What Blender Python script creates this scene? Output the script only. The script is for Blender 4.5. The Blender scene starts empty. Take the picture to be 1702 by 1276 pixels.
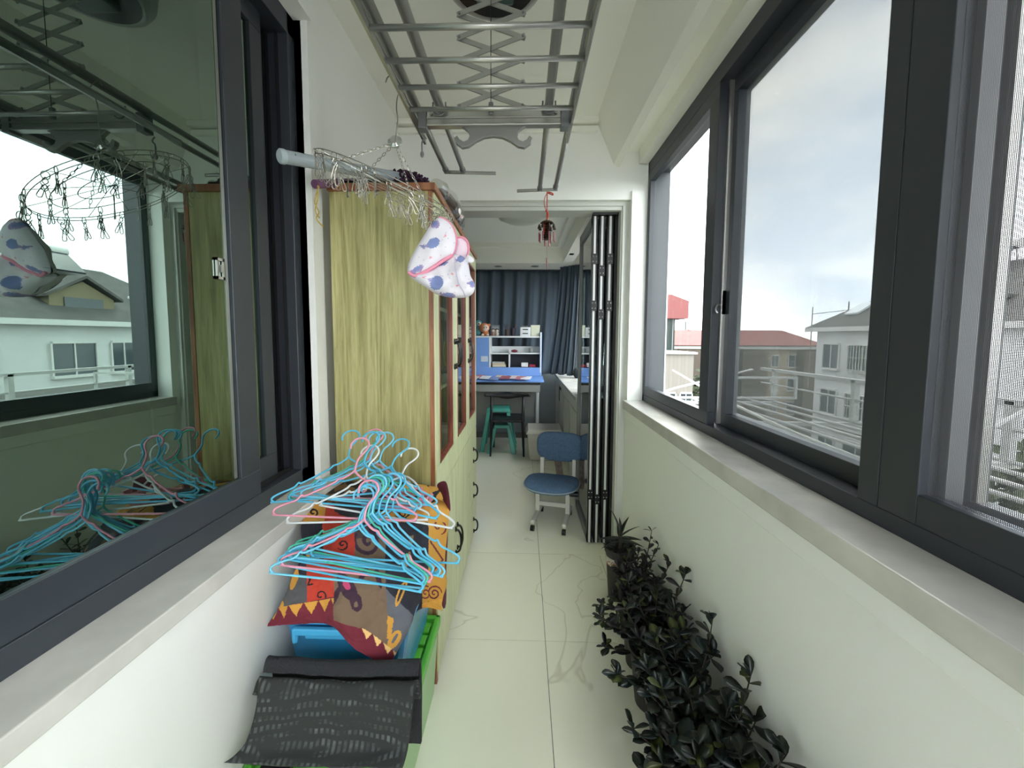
import bpy, math, random
import numpy as np
from mathutils import Vector, Matrix
from mathutils import noise as mnoise
rnd = random.Random(7)
SC = bpy.context.scene
COL = SC.collection
PI = math.pi

# ------------------------------------------------------------------ camera
F = 667.0; CX, CY = 851.0, 609.0; CAM_H = 1.5
YAW, PITCH, ROLL = math.radians(1.609), math.radians(4.2086), math.radians(.25)
RM = Matrix.Rotation(YAW, 3, 'Z') @ Matrix.Rotation(PI/2-PITCH, 3, 'X') @ Matrix.Rotation(ROLL, 3, 'Z')
cd = bpy.data.cameras.new('camera'); cam = bpy.data.objects.new('camera', cd); COL.objects.link(cam)
cam.matrix_world = Matrix.Translation((0, 0, CAM_H)) @ RM.to_4x4()
cd.sensor_fit = 'HORIZONTAL'; cd.sensor_width = 36; cd.lens = F*36/1702
cd.shift_y = -(638-CY)/1702; cd.clip_start = .02; cd.clip_end = 2000
SC.camera = cam
# ------------------------------------------------------------------ sky, sun, exposure
SKY = 1.75
w = bpy.data.worlds.new('sky'); SC.world = w; w.use_nodes = True
nt = w.node_tree; nt.nodes.clear()
def N(nt, t, **k):
    n = nt.nodes.new(t)
    for a, b in k.items():
        if a in n.inputs.keys() if hasattr(n, 'inputs') else False: n.inputs[a].default_value = b
        else: setattr(n, a, b)
    return n
o = N(nt, 'ShaderNodeOutputWorld'); bg = N(nt, 'ShaderNodeBackground'); bg.inputs['Strength'].default_value = SKY
tc = N(nt, 'ShaderNodeTexCoord'); mp = N(nt, 'ShaderNodeMapping'); mp.inputs['Scale'].default_value = (1, 1, 2.2)
nz = N(nt, 'ShaderNodeTexNoise'); nz.inputs['Scale'].default_value = 2.6; nz.inputs['Detail'].default_value = 7; nz.inputs['Roughness'].default_value = .55
cr = N(nt, 'ShaderNodeValToRGB')
cr.color_ramp.elements[0].position = .38; cr.color_ramp.elements[0].color = (.60, .67, .76, 1)
cr.color_ramp.elements[1].position = .62; cr.color_ramp.elements[1].color = (1.0, .99, .96, 1)
nt.links.new(tc.outputs['Generated'], mp.inputs[0]); nt.links.new(mp.outputs[0], nz.inputs['Vector'])
nt.links.new(nz.outputs[0], cr.inputs[0]); nt.links.new(cr.outputs[0], bg.inputs[0]); nt.links.new(bg.outputs[0], o.inputs[0])
sd = bpy.data.lights.new('sun', 'SUN'); sun = bpy.data.objects.new('sun', sd); COL.objects.link(sun)
sd.energy = 0.45; sd.angle = math.radians(14); sd.color = (1, .96, .9)
sun.rotation_euler = (math.radians(42), 0, math.radians(155))
SC.view_settings.view_transform = 'Standard'; SC.view_settings.look = 'None'
SC.view_settings.gamma = 1; SC.view_settings.use_curve_mapping = False
SC.view_settings.exposure = 2.35
try:
    SC.cycles.max_bounces = 14; SC.cycles.diffuse_bounces = 8; SC.cycles.transparent_max_bounces = 24
except Exception: pass

# ------------------------------------------------------------------ helpers
def ray(x, y): return RM @ Vector(((x-CX)/F, -(y-CY)/F, -1))
def at(x, y, Y):            # point at distance Y down the corridor seen at photo pixel x, y
    d = ray(x, y); t = Y/d.y
    return Vector((t*d.x, Y, CAM_H+t*d.z))
def atX(x, y, X):
    d = ray(x, y); t = X/d.x
    return Vector((X, t*d.y, CAM_H+t*d.z))
def lin(c): return tuple(((v/255/12.92) if v/255 <= .04045 else ((v/255+.055)/1.055)**2.4) for v in c)
def mat(name, c=None, rough=.5, metal=0, spec=.5, noise=None, bump=0, bscale=40, col=None, trans=0, coat=0, sheen=0, emit=None, attr=False):
    m = bpy.data.materials.new(name); m.use_nodes = True; t = m.node_tree
    b = t.nodes['Principled BSDF']; c = lin(c) if c else col
    b.inputs['Base Color'].default_value = (*c, 1) if c else (1, 1, 1, 1)
    b.inputs['Roughness'].default_value = rough; b.inputs['Metallic'].default_value = metal
    b.inputs['Specular IOR Level'].default_value = spec
    b.inputs['Transmission Weight'].default_value = trans; b.inputs['Coat Weight'].default_value = coat
    b.inputs['Sheen Weight'].default_value = sheen
    if attr:
        a = N(t, 'ShaderNodeAttribute'); a.attribute_name = 'Col'; t.links.new(a.outputs['Color'], b.inputs['Base Color'])
    if noise:
        amt, sc = noise[0], noise[1]; st = noise[2] if len(noise) > 2 else (1, 1, 1)
        tc = N(t, 'ShaderNodeTexCoord'); mp = N(t, 'ShaderNodeMapping'); mp.inputs['Scale'].default_value = st
        nz = N(t, 'ShaderNodeTexNoise'); nz.inputs['Scale'].default_value = sc; nz.inputs['Detail'].default_value = 6
        r = N(t, 'ShaderNodeValToRGB')
        r.color_ramp.elements[0].position = .3; r.color_ramp.elements[1].position = .7
        r.color_ramp.elements[0].color = tuple(max(0, v*(1-amt)) for v in c)+(1,)
        r.color_ramp.elements[1].color = tuple(min(1, v*(1+amt)) for v in c)+(1,)
        t.links.new(tc.outputs['Object'], mp.inputs[0]); t.links.new(mp.outputs[0], nz.inputs['Vector'])
        t.links.new(nz.outputs[0], r.inputs[0]); t.links.new(r.outputs[0], b.inputs['Base Color'])
    if bump:
        tc = N(t, 'ShaderNodeTexCoord'); nz = N(t, 'ShaderNodeTexNoise'); nz.inputs['Scale'].default_value = bscale; nz.inputs['Detail'].default_value = 5
        bp = N(t, 'ShaderNodeBump'); bp.inputs['Strength'].default_value = bump; bp.inputs['Distance'].default_value = .01
        t.links.new(tc.outputs['Object'], nz.inputs['Vector']); t.links.new(nz.outputs[0], bp.inputs['Height']); t.links.new(bp.outputs[0], b.inputs['Normal'])
    return m
def glassmat(name, tint, base=.06, k=.9, rough=.0, gcol=(1, 1, 1)):
    m = bpy.data.materials.new(name); m.use_nodes = True; t = m.node_tree; t.nodes.clear()
    o = N(t, 'ShaderNodeOutputMaterial'); mx = N(t, 'ShaderNodeMixShader'); tr = N(t, 'ShaderNodeBsdfTransparent'); gl = N(t, 'ShaderNodeBsdfGlossy')
    tr.inputs[0].default_value = (*tint, 1); gl.inputs['Roughness'].default_value = rough; gl.inputs[0].default_value = (*gcol, 1)
    lw = N(t, 'ShaderNodeFresnel'); lw.inputs[0].default_value = 1.5
    mu = N(t, 'ShaderNodeMath', operation='MULTIPLY_ADD'); mu.inputs[1].default_value = k; mu.inputs[2].default_value = base
    ge = N(t, 'ShaderNodeNewGeometry'); iv = N(t, 'ShaderNodeMath', operation='SUBTRACT'); iv.inputs[0].default_value = 1; t.links.new(ge.outputs['Backfacing'], iv.inputs[1]); m2 = N(t, 'ShaderNodeMath', operation='MULTIPLY')
    t.links.new(lw.outputs[0], mu.inputs[0]); t.links.new(mu.outputs[0], m2.inputs[0]); t.links.new(iv.outputs[0], m2.inputs[1]); t.links.new(m2.outputs[0], mx.inputs[0]); t.links.new(tr.outputs[0], mx.inputs[1]); t.links.new(gl.outputs[0], mx.inputs[2]); t.links.new(mx.outputs[0], o.inputs[0])
    return m
def meshmat(name, pitch, wire, c):     # woven insect screen: threads across Y and Z of a sheet
    m = bpy.data.materials.new(name); m.use_nodes = True; t = m.node_tree; t.nodes.clear()
    o = N(t, 'ShaderNodeOutputMaterial'); mx = N(t, 'ShaderNodeMixShader'); tr = N(t, 'ShaderNodeBsdfTransparent'); df = N(t, 'ShaderNodeBsdfDiffuse')
    df.inputs[0].default_value = (*lin(c), 1)
    tc = N(t, 'ShaderNodeTexCoord'); sp = N(t, 'ShaderNodeSeparateXYZ'); t.links.new(tc.outputs['Object'], sp.inputs[0])
    res = []
    for ax in ('Y', 'Z'):
        a = N(t, 'ShaderNodeMath', operation='MULTIPLY'); a.inputs[1].default_value = 1/pitch; t.links.new(sp.outputs[ax], a.inputs[0])
        b = N(t, 'ShaderNodeMath', operation='FRACT'); t.links.new(a.outputs[0], b.inputs[0])
        g = N(t, 'ShaderNodeMath', operation='LESS_THAN'); g.inputs[1].default_value = wire; t.links.new(b.outputs[0], g.inputs[0]); res.append(g)
    mm = N(t, 'ShaderNodeMath', operation='MAXIMUM'); t.links.new(res[0].outputs[0], mm.inputs[0]); t.links.new(res[1].outputs[0], mm.inputs[1])
    t.links.new(mm.outputs[0], mx.inputs[0]); t.links.new(tr.outputs[0], mx.inputs[1]); t.links.new(df.outputs[0], mx.inputs[2]); t.links.new(mx.outputs[0], o.inputs[0])
    return m

ORG = {}
def tag(o, label=None, cat=None, group=None, kind=None):
    if label: o['label'] = label
    if cat: o['category'] = cat
    if group: o['group'] = group
    if kind: o['kind'] = kind
    return o
def thing(name, label, cat, loc, group=None):
    o = bpy.data.objects.new(name, None); COL.objects.link(o); o.location = loc; o.empty_display_size = .05
    ORG[o.name] = Vector(loc); return tag(o, label, cat, group)
class MB:
    def __init__(s): s.v = []; s.f = []; s.c = []
    def add(s, vs, fs):
        k = len(s.v); s.v += [Vector(v) for v in vs]; s.f += [tuple(i+k for i in f) for f in fs]; return s
    def box(s, a, b, M=None):
        x0, y0, z0 = a; x1, y1, z1 = b
        vs = [Vector(p) for p in ((x0,y0,z0),(x1,y0,z0),(x1,y1,z0),(x0,y1,z0),(x0,y0,z1),(x1,y0,z1),(x1,y1,z1),(x0,y1,z1))]
        if M: vs = [M @ v for v in vs]
        return s.add(vs, [(0,3,2,1),(4,5,6,7),(0,1,5,4),(1,2,6,5),(2,3,7,6),(3,0,4,7)])
    def hexa(s, lo, hi):    # lower and upper quads
        return s.add(list(lo)+list(hi), [(3,2,1,0),(4,5,6,7),(0,1,5,4),(1,2,6,5),(2,3,7,6),(3,0,4,7)])
    def tube(s, pts, r, n=8, closed=False, cap=True):
        pts = [Vector(p) for p in pts]; m = len(pts); rs = r if isinstance(r, (list, tuple)) else [r]*m
        tg = []
        for i in range(m):
            a = pts[(i-1) % m] if (closed or i) else pts[i]; b = pts[(i+1) % m] if (closed or i < m-1) else pts[i]
            d = (b-a); tg.append(d.normalized() if d.length > 1e-9 else Vector((0, 0, 1)))
        u = tg[0].orthogonal().normalized(); vs = []
        for i in range(m):
            u = (u - tg[i]*u.dot(tg[i]));
            u = u.normalized() if u.length > 1e-6 else tg[i].orthogonal().normalized()
            w = tg[i].cross(u)
            for k in range(n):
                a = 2*PI*k/n; vs.append(pts[i]+(u*math.cos(a)+w*math.sin(a))*rs[i])
        fs = []
        for i in range(m if closed else m-1):
            j = (i+1) % m
            for k in range(n): fs.append((i*n+k, i*n+(k+1) % n, j*n+(k+1) % n, j*n+k))
        if cap and not closed: fs += [tuple(range(n-1, -1, -1)), tuple((m-1)*n+k for k in range(n))]
        return s.add(vs, fs)
    def cyl(s, a, b, r, n=16): return s.tube([a, b], r, n)
    def lathe(s, prof, c=(0, 0, 0), n=24, M=None, sx=1, sy=1):
        vs = []
        for r, z in prof:
            for k in range(n):
                a = 2*PI*k/n; v = Vector((r*math.cos(a)*sx, r*math.sin(a)*sy, z))
                if M: v = M @ v
                vs.append(v+Vector(c))
        fs = []
        for i in range(len(prof)-1):
            for k in range(n): fs.append((i*n+k, i*n+(k+1) % n, (i+1)*n+(k+1) % n, (i+1)*n+k))
        fs += [tuple(range(n-1, -1, -1)), tuple((len(prof)-1)*n+k for k in range(n))]
        return s.add(vs, fs)
    def prism(s, poly, ax, a, b):   # polygon in the plane normal to axis ax, from a to b
        def mk(p, t):
            return {'x': (t, p[0], p[1]), 'y': (p[0], t, p[1]), 'z': (p[0], p[1], t)}[ax]
        n = len(poly); vs = [mk(p, a) for p in poly]+[mk(p, b) for p in poly]
        fs = [tuple(range(n)), tuple(range(2*n-1, n-1, -1))]+[(i, i+n, (i+1) % n+n, (i+1) % n) for i in range(n)]
        return s.add(vs, fs)
    def ball(s, c, r, nu=12, nv=8):
        rx, ry, rz = r if isinstance(r, (list, tuple)) else (r, r, r)
        prof = [(math.sin(PI*i/nv)*1.0+1e-4, -math.cos(PI*i/nv)) for i in range(nv+1)]
        vs = []
        for q, z in prof:
            for k in range(nu): a = 2*PI*k/nu; vs.append(Vector((c[0]+rx*q*math.cos(a), c[1]+ry*q*math.sin(a), c[2]+rz*z)))
        fs = [(i*nu+k, i*nu+(k+1) % nu, (i+1)*nu+(k+1) % nu, (i+1)*nu+k) for i in range(nv) for k in range(nu)]
        return s.add(vs, fs)
    def build(s, name, m=None, parent=None, bevel=0, smooth=False, solid=0, sub=0, cols=None, origin=None, weld=False):
        if parent is not None: og = ORG[parent.name]
        elif origin is not None: og = Vector(origin)
        else:
            xs = [v.x for v in s.v]; ys = [v.y for v in s.v]; zs = [v.z for v in s.v]
            og = Vector(((min(xs)+max(xs))/2, (min(ys)+max(ys))/2, min(zs)))
        me = bpy.data.meshes.new(name); me.from_pydata([tuple(v-og) for v in s.v], [], s.f); 
        import bmesh
        bm = bmesh.new(); bm.from_mesh(me)
        if weld: bmesh.ops.remove_doubles(bm, verts=bm.verts, dist=1e-5)
        if cols is None: bmesh.ops.recalc_face_normals(bm, faces=bm.faces)
        bm.to_mesh(me); bm.free()
        if m: me.materials.append(m)
        if cols is not None:
            a = me.color_attributes.new('Col', 'FLOAT_COLOR', 'CORNER'); arr = []
            for p, c in zip(me.polygons, cols): arr += [*c, 1.0]*p.loop_total
            a.data.foreach_set('color', arr)
        if smooth: me.shade_smooth()
        o = bpy.data.objects.new(name, me); COL.objects.link(o); ORG[o.name] = og
        if parent is not None: o.parent = parent
        else: o.location = og
        if bevel:
            b = o.modifiers.new('bevel', 'BEVEL'); b.width = bevel; b.segments = 2; b.limit_method = 'ANGLE'; b.angle_limit = math.radians(40)
        if solid:
            b = o.modifiers.new('solid', 'SOLIDIFY'); b.thickness = solid; b.offset = 0
        if sub:
            b = o.modifiers.new('sub', 'SUBSURF'); b.levels = sub; b.render_levels = sub
        return o
def share(src, name, parent, Mx):    # a further part that shares src's mesh, placed by matrix
    o = bpy.data.objects.new(name, src if isinstance(src, bpy.types.Mesh) else src.data); COL.objects.link(o)
    o.parent = parent; o.matrix_basis = Mx; ORG[o.name] = Vector((0, 0, 0)); return o
def struct(o): o['kind'] = 'structure'; return o
def bx(a, b, name, m, parent=None, bevel=0): return MB().box(a, b).build(name, m, parent, bevel)
def cr3(p0, p1, p2, p3, t): return .5*((2*p1)+(-p0+p2)*t+(2*p0-5*p1+4*p2-p3)*t*t+(-p0+3*p1-3*p2+p3)*t**3)
def spline(pts, k=8, closed=False):
    pts = [Vector(p) for p in pts]; n = len(pts); out = []
    for i in range(n if closed else n-1):
        g = (lambda j: pts[j % n]) if closed else (lambda j: pts[min(max(j, 0), n-1)])
        for q in range(k): out.append(cr3(g(i-1), g(i), g(i+1), g(i+2), q/k))
    if not closed: out.append(pts[-1])
    return out

# ------------------------------------------------------------------ materials
M = {}
M['wall'] = mat('white_plaster', (243, 244, 240), .55, bump=.03, bscale=25)
M['ceil'] = mat('ceiling_paint', (242, 242, 233), .7)
M['stone'] = mat('sill_stone', (205, 203, 196), .25, noise=(.10, 9))
M['grout'] = mat('grout', (110, 108, 100), .8)
M['frame'] = mat('charcoal_aluminium', (50, 55, 62), .42, spec=.5)
M['framed'] = mat('dark_track', (26, 28, 31), .45)
M['gray'] = mat('gray_aluminium', (120, 122, 124), .45)
M['alu'] = mat('brushed_aluminium', (190, 190, 186), .3, metal=.85)
M['alud'] = mat('airer_aluminium', (165, 165, 160), .38, metal=.8)
M['steel'] = mat('steel_wire', (172, 168, 158), .32, metal=.9)
M['black'] = mat('black_plastic', (18, 18, 20), .35)
M['white'] = mat('white_lacquer', (225, 226, 222), .4)
M['wplas'] = mat('white_plastic', (215, 215, 208), .4)
M['doorframe'] = mat('pale_frame', (205, 207, 200), .4)
M['glass'] = glassmat('clear_glass', (.93, .97, .95), .02, .8)
M['glass_far'] = glassmat('clear_glass_pane', (.97, .99, .98), .0, .22)
M['lglass'] = glassmat('coated_grey_green_glass', (.34, .44, .40), .25, 1.0, gcol=(.68, .88, .79))
M['screen'] = meshmat('insect_screen', .0016, .38, (150, 152, 156))
M['screen2'] = meshmat('insect_screen_coarse', .0026, .36, (110, 110, 114))
def tilemat():
    m = bpy.data.materials.new('polished_tile'); m.use_nodes = True; t = m.node_tree; b = t.nodes['Principled BSDF']
    b.inputs['Roughness'].default_value = .09; b.inputs['Specular IOR Level'].default_value = .5
    tc = N(t, 'ShaderNodeTexCoord'); n1 = N(t, 'ShaderNodeTexNoise'); n1.inputs['Scale'].default_value = 1.7; n1.inputs['Detail'].default_value = 3; n1.inputs['Distortion'].default_value = .5
    r = N(t, 'ShaderNodeValToRGB'); e = r.color_ramp.elements
    base = lin((247, 245, 226)); vein = lin((222, 217, 194))
    e[0].position = .608; e[0].color = (*base, 1); e[1].position = .624; e[1].color = (*base, 1)
    q = e.new(.616); q.color = (*vein, 1)
    t.links.new(tc.outputs['Object'], n1.inputs['Vector']); t.links.new(n1.outputs[0], r.inputs[0]); t.links.new(r.outputs[0], b.inputs['Base Color'])
    return m
M['tile'] = tilemat()
def woodmat(name, c1, c2, sc=(26, 26, 1.6), rough=.42):
    m = bpy.data.materials.new(name); m.use_nodes = True; t = m.node_tree; b = t.nodes['Principled BSDF']; b.inputs['Roughness'].default_value = rough
    tc = N(t, 'ShaderNodeTexCoord'); mp = N(t, 'ShaderNodeMapping'); mp.inputs['Scale'].default_value = sc
    n1 = N(t, 'ShaderNodeTexNoise'); n1.inputs['Scale'].default_value = 3.2; n1.inputs['Detail'].default_value = 5; n1.inputs['Roughness'].default_value = .65; n1.inputs['Distortion'].default_value = .5
    n2 = N(t, 'ShaderNodeTexNoise'); n2.inputs['Scale'].default_value = .28; n2.inputs['Detail'].default_value = 2; n2.inputs['Distortion'].default_value = .8
    sn = N(t, 'ShaderNodeMath', operation='MULTIPLY'); sn.inputs[1].default_value = 46
    s2 = N(t, 'ShaderNodeMath', operation='SINE'); m3 = N(t, 'ShaderNodeMath', operation='MULTIPLY'); m3.inputs[1].default_value = .10
    mx = N(t, 'ShaderNodeMath', operation='ADD')
    r = N(t, 'ShaderNodeValToRGB'); e = r.color_ramp.elements; e[0].position = .28; e[1].position = .72
    e[0].color = (*lin(c1), 1); e[1].color = (*lin(c2), 1)
    t.links.new(tc.outputs['Object'], mp.inputs[0]); t.links.new(mp.outputs[0], n1.inputs['Vector']); t.links.new(mp.outputs[0], n2.inputs['Vector'])
    t.links.new(n2.outputs[0], sn.inputs[0]); t.links.new(sn.outputs[0], s2.inputs[0]); t.links.new(s2.outputs[0], m3.inputs[0])
    t.links.new(n1.outputs[0], mx.inputs[0]); t.links.new(m3.outputs[0], mx.inputs[1])
    t.links.new(mx.outputs[0], r.inputs[0]); t.links.new(r.outputs[0], b.inputs['Base Color'])
    return m
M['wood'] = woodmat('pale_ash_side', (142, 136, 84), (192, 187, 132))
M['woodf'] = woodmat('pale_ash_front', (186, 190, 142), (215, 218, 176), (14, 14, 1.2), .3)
M['cherry'] = woodmat('cherry_edge', (128, 76, 48), (172, 116, 80), (20, 20, 2), .4)
M['attr'] = mat('printed_cloth', col=None, rough=.85, attr=True)
M['attrw'] = mat('printed_mesh_fabric', col=None, rough=.9, attr=True)

# ================================================================== STRUCTURE
# floor with single tiles
fl = struct(bx((-2.6, -1.7, -.06), (1.3, 6.6, -.006), 'floor', M['grout']))
ys = [1.886+.803*k for k in range(-4, 6)]
G = .0014
for i in range(len(ys)-1):
    y0, y1 = ys[i], ys[i+1]
    xs = [-.68-.8*2, -1.48, -.68, .118, .918] if y0 > 2.6 else [-.86, -.68, .118, .535, .72]
    for a, b in zip(xs, xs[1:]):
        MB().box((a+G, y0+G, -.006), (b-G, y1-G, 0)).build('tile', M['tile'], fl)
# left wall (parapet, lintel, end)
wl = MB(); wl.box((-.98, -1.7, 0), (-.76, 1.60, .90)); wl.box((-.98, -1.7, 2.66), (-.79, 1.55, 3.0)); wl.box((-.98, 1.545, 0), (-.83, 2.75, 3.0))
wl.box((-.98, 1.545, 0), (-.805, 1.62, 3.0))
wl = struct(wl.build('wall_left', M['wall']))
struct(MB().box((-.88, -1.7, .885), (-.735, 1.60, .93)).build('trim_1', M['stone'], bevel=.003))
# right wall
wr = MB(); wr.box((.70, -1.7, 0), (.95, 2.75, 1.03)); wr.box((.80, -1.7, 2.63), (.95, 2.75, 3.0)); wr.box((.80, 2.70, 1.0), (.95, 2.75, 2.7))
wr = struct(wr.build('wall_right', M['wall']))
struct(MB().box((.672, -1.7, 1.022), (.86, 2.705, 1.08)).build('trim_2', M['stone'], bevel=.004))
struct(MB().box((.682, -1.7, .962), (.705, 2.70, 1.024)).build('trim_3', M['wall'], bevel=.004))
# ceiling with sloping cove, fascia lip and curtain pocket
struct(MB().box((-1.0, -1.7, 2.9), (.48, 2.76, 3.0)).build('ceiling', M['ceil']))
cv = MB().prism([(.462, 2.9), (.580, 2.625), (.612, 2.600), (.620, 2.615), (.620, 2.70), (.80, 2.70), (.80, 2.9)], 'y', -1.7, 2.74)
struct(cv.build('trim_4', M['ceil']))
struct(MB().box((.74, -1.7, 2.62), (.80, 2.70, 2.70)).build('trim_5', M['ceil']))
# end wall above the opening and beside it
we = MB(); we.box((-.98, 2.72, 2.40), (.83, 2.86, 3.0)); we.box((.70, 2.70, 0), (.83, 2.86, 2.45)); we.box((-.98, 2.72, 0), (-.80, 2.86, 2.45))
struct(we.build('wall_end', M['wall']))
for k, (z0, y0) in enumerate(((2.865, 2.66), (2.82, 2.69))):
    struct(MB().box((-.83, y0, z0), (.47, 2.72, z0+.035)).build('trim_%d' % (6+k), M['ceil'], bevel=.004))
# door frame lining
df = MB(); df.box((-.80, 2.76, 2.345), (.70, 2.92, 2.40)); df.box((.645, 2.76, 0), (.70, 2.92, 2.345)); df.box((.655, 2.745, 0), (.668, 2.7595, 2.369)); df.box((-.80, 2.745, 2.37), (.668, 2.7595, 2.38))
struct(df.build('trim_8', M['doorframe']))
# back end of the balcony behind the camera: parapet and open window
bk = MB(); bk.box((-.98, -1.8, 0), (.95, -1.7, 1.0)); bk.box((-.98, -1.8, 2.6), (.95, -1.7, 3.0)); bk.box((-.98, -1.8, 0), (-.7, -1.7, 3)); bk.box((.7, -1.8, 0), (.95, -1.7, 3))
struct(bk.build('wall_back', M['wall']))
struct(MB().box((-1.0, -1.8, 3.0), (1.0, 6.6, 3.1)).build('ceiling', M['ceil']))

# ---------------- right window
w1 = MB()
w1.box((.80, -1.6, 1.08), (.93, 2.70, 1.122)); w1.box((.80, -1.6, 2.55), (.93, 2.70, 2.63)); w1.box((.80, 2.665, 1.08), (.93, 2.70, 2.63)); w1.box((.80, -1.65, 1.08), (.93, -1.6, 2.63))
w1 = struct(w1.build('window_1', M['frame'], bevel=.002))
def sash(par, x, y0, y1, z0, z1, st=.055, t=.035, m=None, gl=None, rail=.055, sl=None, sr=None):
    m = m or M['frame']; sl = sl or st; sr = sr or st
    s = MB().box((x, y0, z0), (x+t, y1, z0+rail)); s.box((x, y0, z1-rail), (x+t, y1, z1)); s.box((x, y0, z0+rail), (x+t, y0+sl, z1-rail)); s.box((x, y1-sr, z0+rail), (x+t, y1, z1-rail))
    so = s.build('sash_frame', m, par, .002)
    g = MB().box((x+t*.5-.003, y0+sl-.005, z0+rail-.005), (x+t*.5+.003, y1-sr+.005, z1-rail+.005)).build('pane', gl or M['glass'], so)
    return so
sash(w1, .802, 1.755, 2.668, 1.122, 2.55, .05, gl=M['glass_far'], sl=.085, sr=.012)
s2 = sash(w1, .856, .86, 1.80, 1.122, 2.55, .05, sl=.10, sr=.09, gl=M['glass_far'])
MB().box((.80, .905, 1.122), (.85, .958, 2.55)).build('mullion', M['frame'], w1, .002)
sC = MB(); sC.box((.80, .815, 1.122), (.838, .903, 2.55)); sC.box((.80, -.62, 1.122), (.838, .815, 1.185)); sC.box((.80, -.62, 2.49), (.838, .815, 2.55)); sC.box((.80, -.7, 1.122), (.838, -.62, 2.55))
sC = sC.build('screen_frame', M['frame'], w1, .002)
MB().box((.818, .0, 1.18), (.8185, .82, 2.495)).build('insect_screen', M['screen2'], sC)
MB().box((.818, -.62, 1.18), (.8185, .0, 2.495)).build('insect_screen', M['screen2'], sC)
sash(w1, .895, -.2, .865, 1.122, 2.55, .05, m=M['gray'], sl=.05, sr=.06, gl=M['glass_far'])
MB().box((.897, .797, 1.13), (.915, .800, 2.55)).build('light_strip', M['alu'], w1)
MB().box((.838, .80, 1.125), (.875, .83, 2.55)).build('track', M['gray'], w1)
MB().box((.90, .93, 1.17), (.9005, 1.76, 2.50)).build('insect_screen', M['screen'], w1)
sB = MB(); sB.box((.893, 1.735, 1.13), (.92, 1.775, 2.55)); sB.box((.893, .9, 1.13), (.92, 1.74, 1.175)); sB.box((.893, .9, 2.5), (.92, 1.74, 2.55))
sB.build('screen_frame', M['gray'], w1, .002)
MB().box((.838, 1.742, 1.13), (.9, 1.752, 2.55)).build('light_strip', M['alu'], w1)
lt = MB(); lt.box((.842, 1.742, 1.60), (.856, 1.757, 1.70)); lt.tube(spline([(.84, 1.748, 1.64), (.825, 1.745, 1.64), (.815, 1.74, 1.62), (.822, 1.735, 1.605)], 5), .004, 6)
lt.build('latch', M['alu'], w1)

# ---------------- left window
w2 = MB()
w2.box((-.96, -1.6, .93), (-.855, 1.545, .985)); w2.box((-.96, -1.6, 2.585), (-.855, 1.545, 2.66)); w2.box((-.96, 1.50, .93), (-.855, 1.545, 2.66)); w2.box((-.96, -1.65, .93), (-.855, -1.6, 2.66))
w2 = struct(w2.build('window_2', M['frame'], bevel=.002))
s3 = MB(); X0, X1 = -.888, -.858
s3.box((X0, -.5, .985), (X1, 1.262, 1.065)); s3.box((X0, -.5, 2.53), (X1, 1.262, 2.585)); s3.box((X0, 1.175, 1.065), (X1, 1.262, 2.53)); s3.box((X0, -.6, .985), (X1, -.5, 2.585))
s3 = s3.build('sash_frame', M['frame'], w2, .002)
MB().box((-.876, -.5, 1.06), (-.868, 1.178, 2.535)).build('pane', M['lglass'], s3)
MB().box((-.8675, 1.158, 1.07), (-.866, 1.168, 2.53)).build('spacer_bar', M['alud'], s3)
l = MB(); l.box((-.866, 1.12, 1.66), (-.862, 1.15, 1.668)); l.box((-.866, 1.12, 1.712), (-.862, 1.15, 1.72)); l.box((-.866, 1.12, 1.66), (-.862, 1.126, 1.72)); l.box((-.866, 1.144, 1.66), (-.862, 1.15, 1.72)); l.box((-.866, 1.132, 1.68), (-.858, 1.138, 1.70))
l.build('latch', M['alu'], s3)
s4 = MB(); s4.box((-.925, .9, .985), (-.897, 1.415, 1.08)); s4.box((-.925, .9, 2.52), (-.897, 1.415, 2.585)); s4.box((-.925, 1.355, 1.08), (-.897, 1.415, 2.52)); s4.box((-.925, 1.262, 1.08), (-.918, 1.272, 2.52))
s4 = s4.build('sash_frame', M['frame'], w2, .002)
MB().box((-.914, .95, 1.07), (-.908, 1.36, 2.53)).build('pane', M['lglass'], s4)
MB().box((-.945, 1.418, .99), (-.93, 1.434, 2.58)).build('screen_stile', M['gray'], w2)
tr = MB()
for x in (-.893, -.93): tr.box((x-.002, 1.26, .985), (x+.002, 1.50, 1.0)); tr.box((x-.003, 1.485, .985), (x+.003, 1.50, 2.585))
tr.build('track', M['framed'], w2)
MB().box((-.955, 1.43, 1.0), (-.95, 1.50, 2.585)).build('track_panel', M['framed'], w2)
# dark room behind the left window
rm = MB(); rm.box((-4.2, -1.8, 0), (-4.1, 2.9, 2.9)); rm.box((-4.1, -1.8, -.05), (-.98, 2.9, 0)); rm.box((-4.1, -1.8, 2.8), (-.98, 2.9, 2.9)); rm.box((-4.1, 2.8, 0), (-.98, 2.9, 2.8)); rm.box((-4.1, -1.9, 0), (-.98, -1.8, 2.8))
struct(rm.build('wall_side_room', mat('side_room_paint', (150, 155, 150), .8)))

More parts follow.
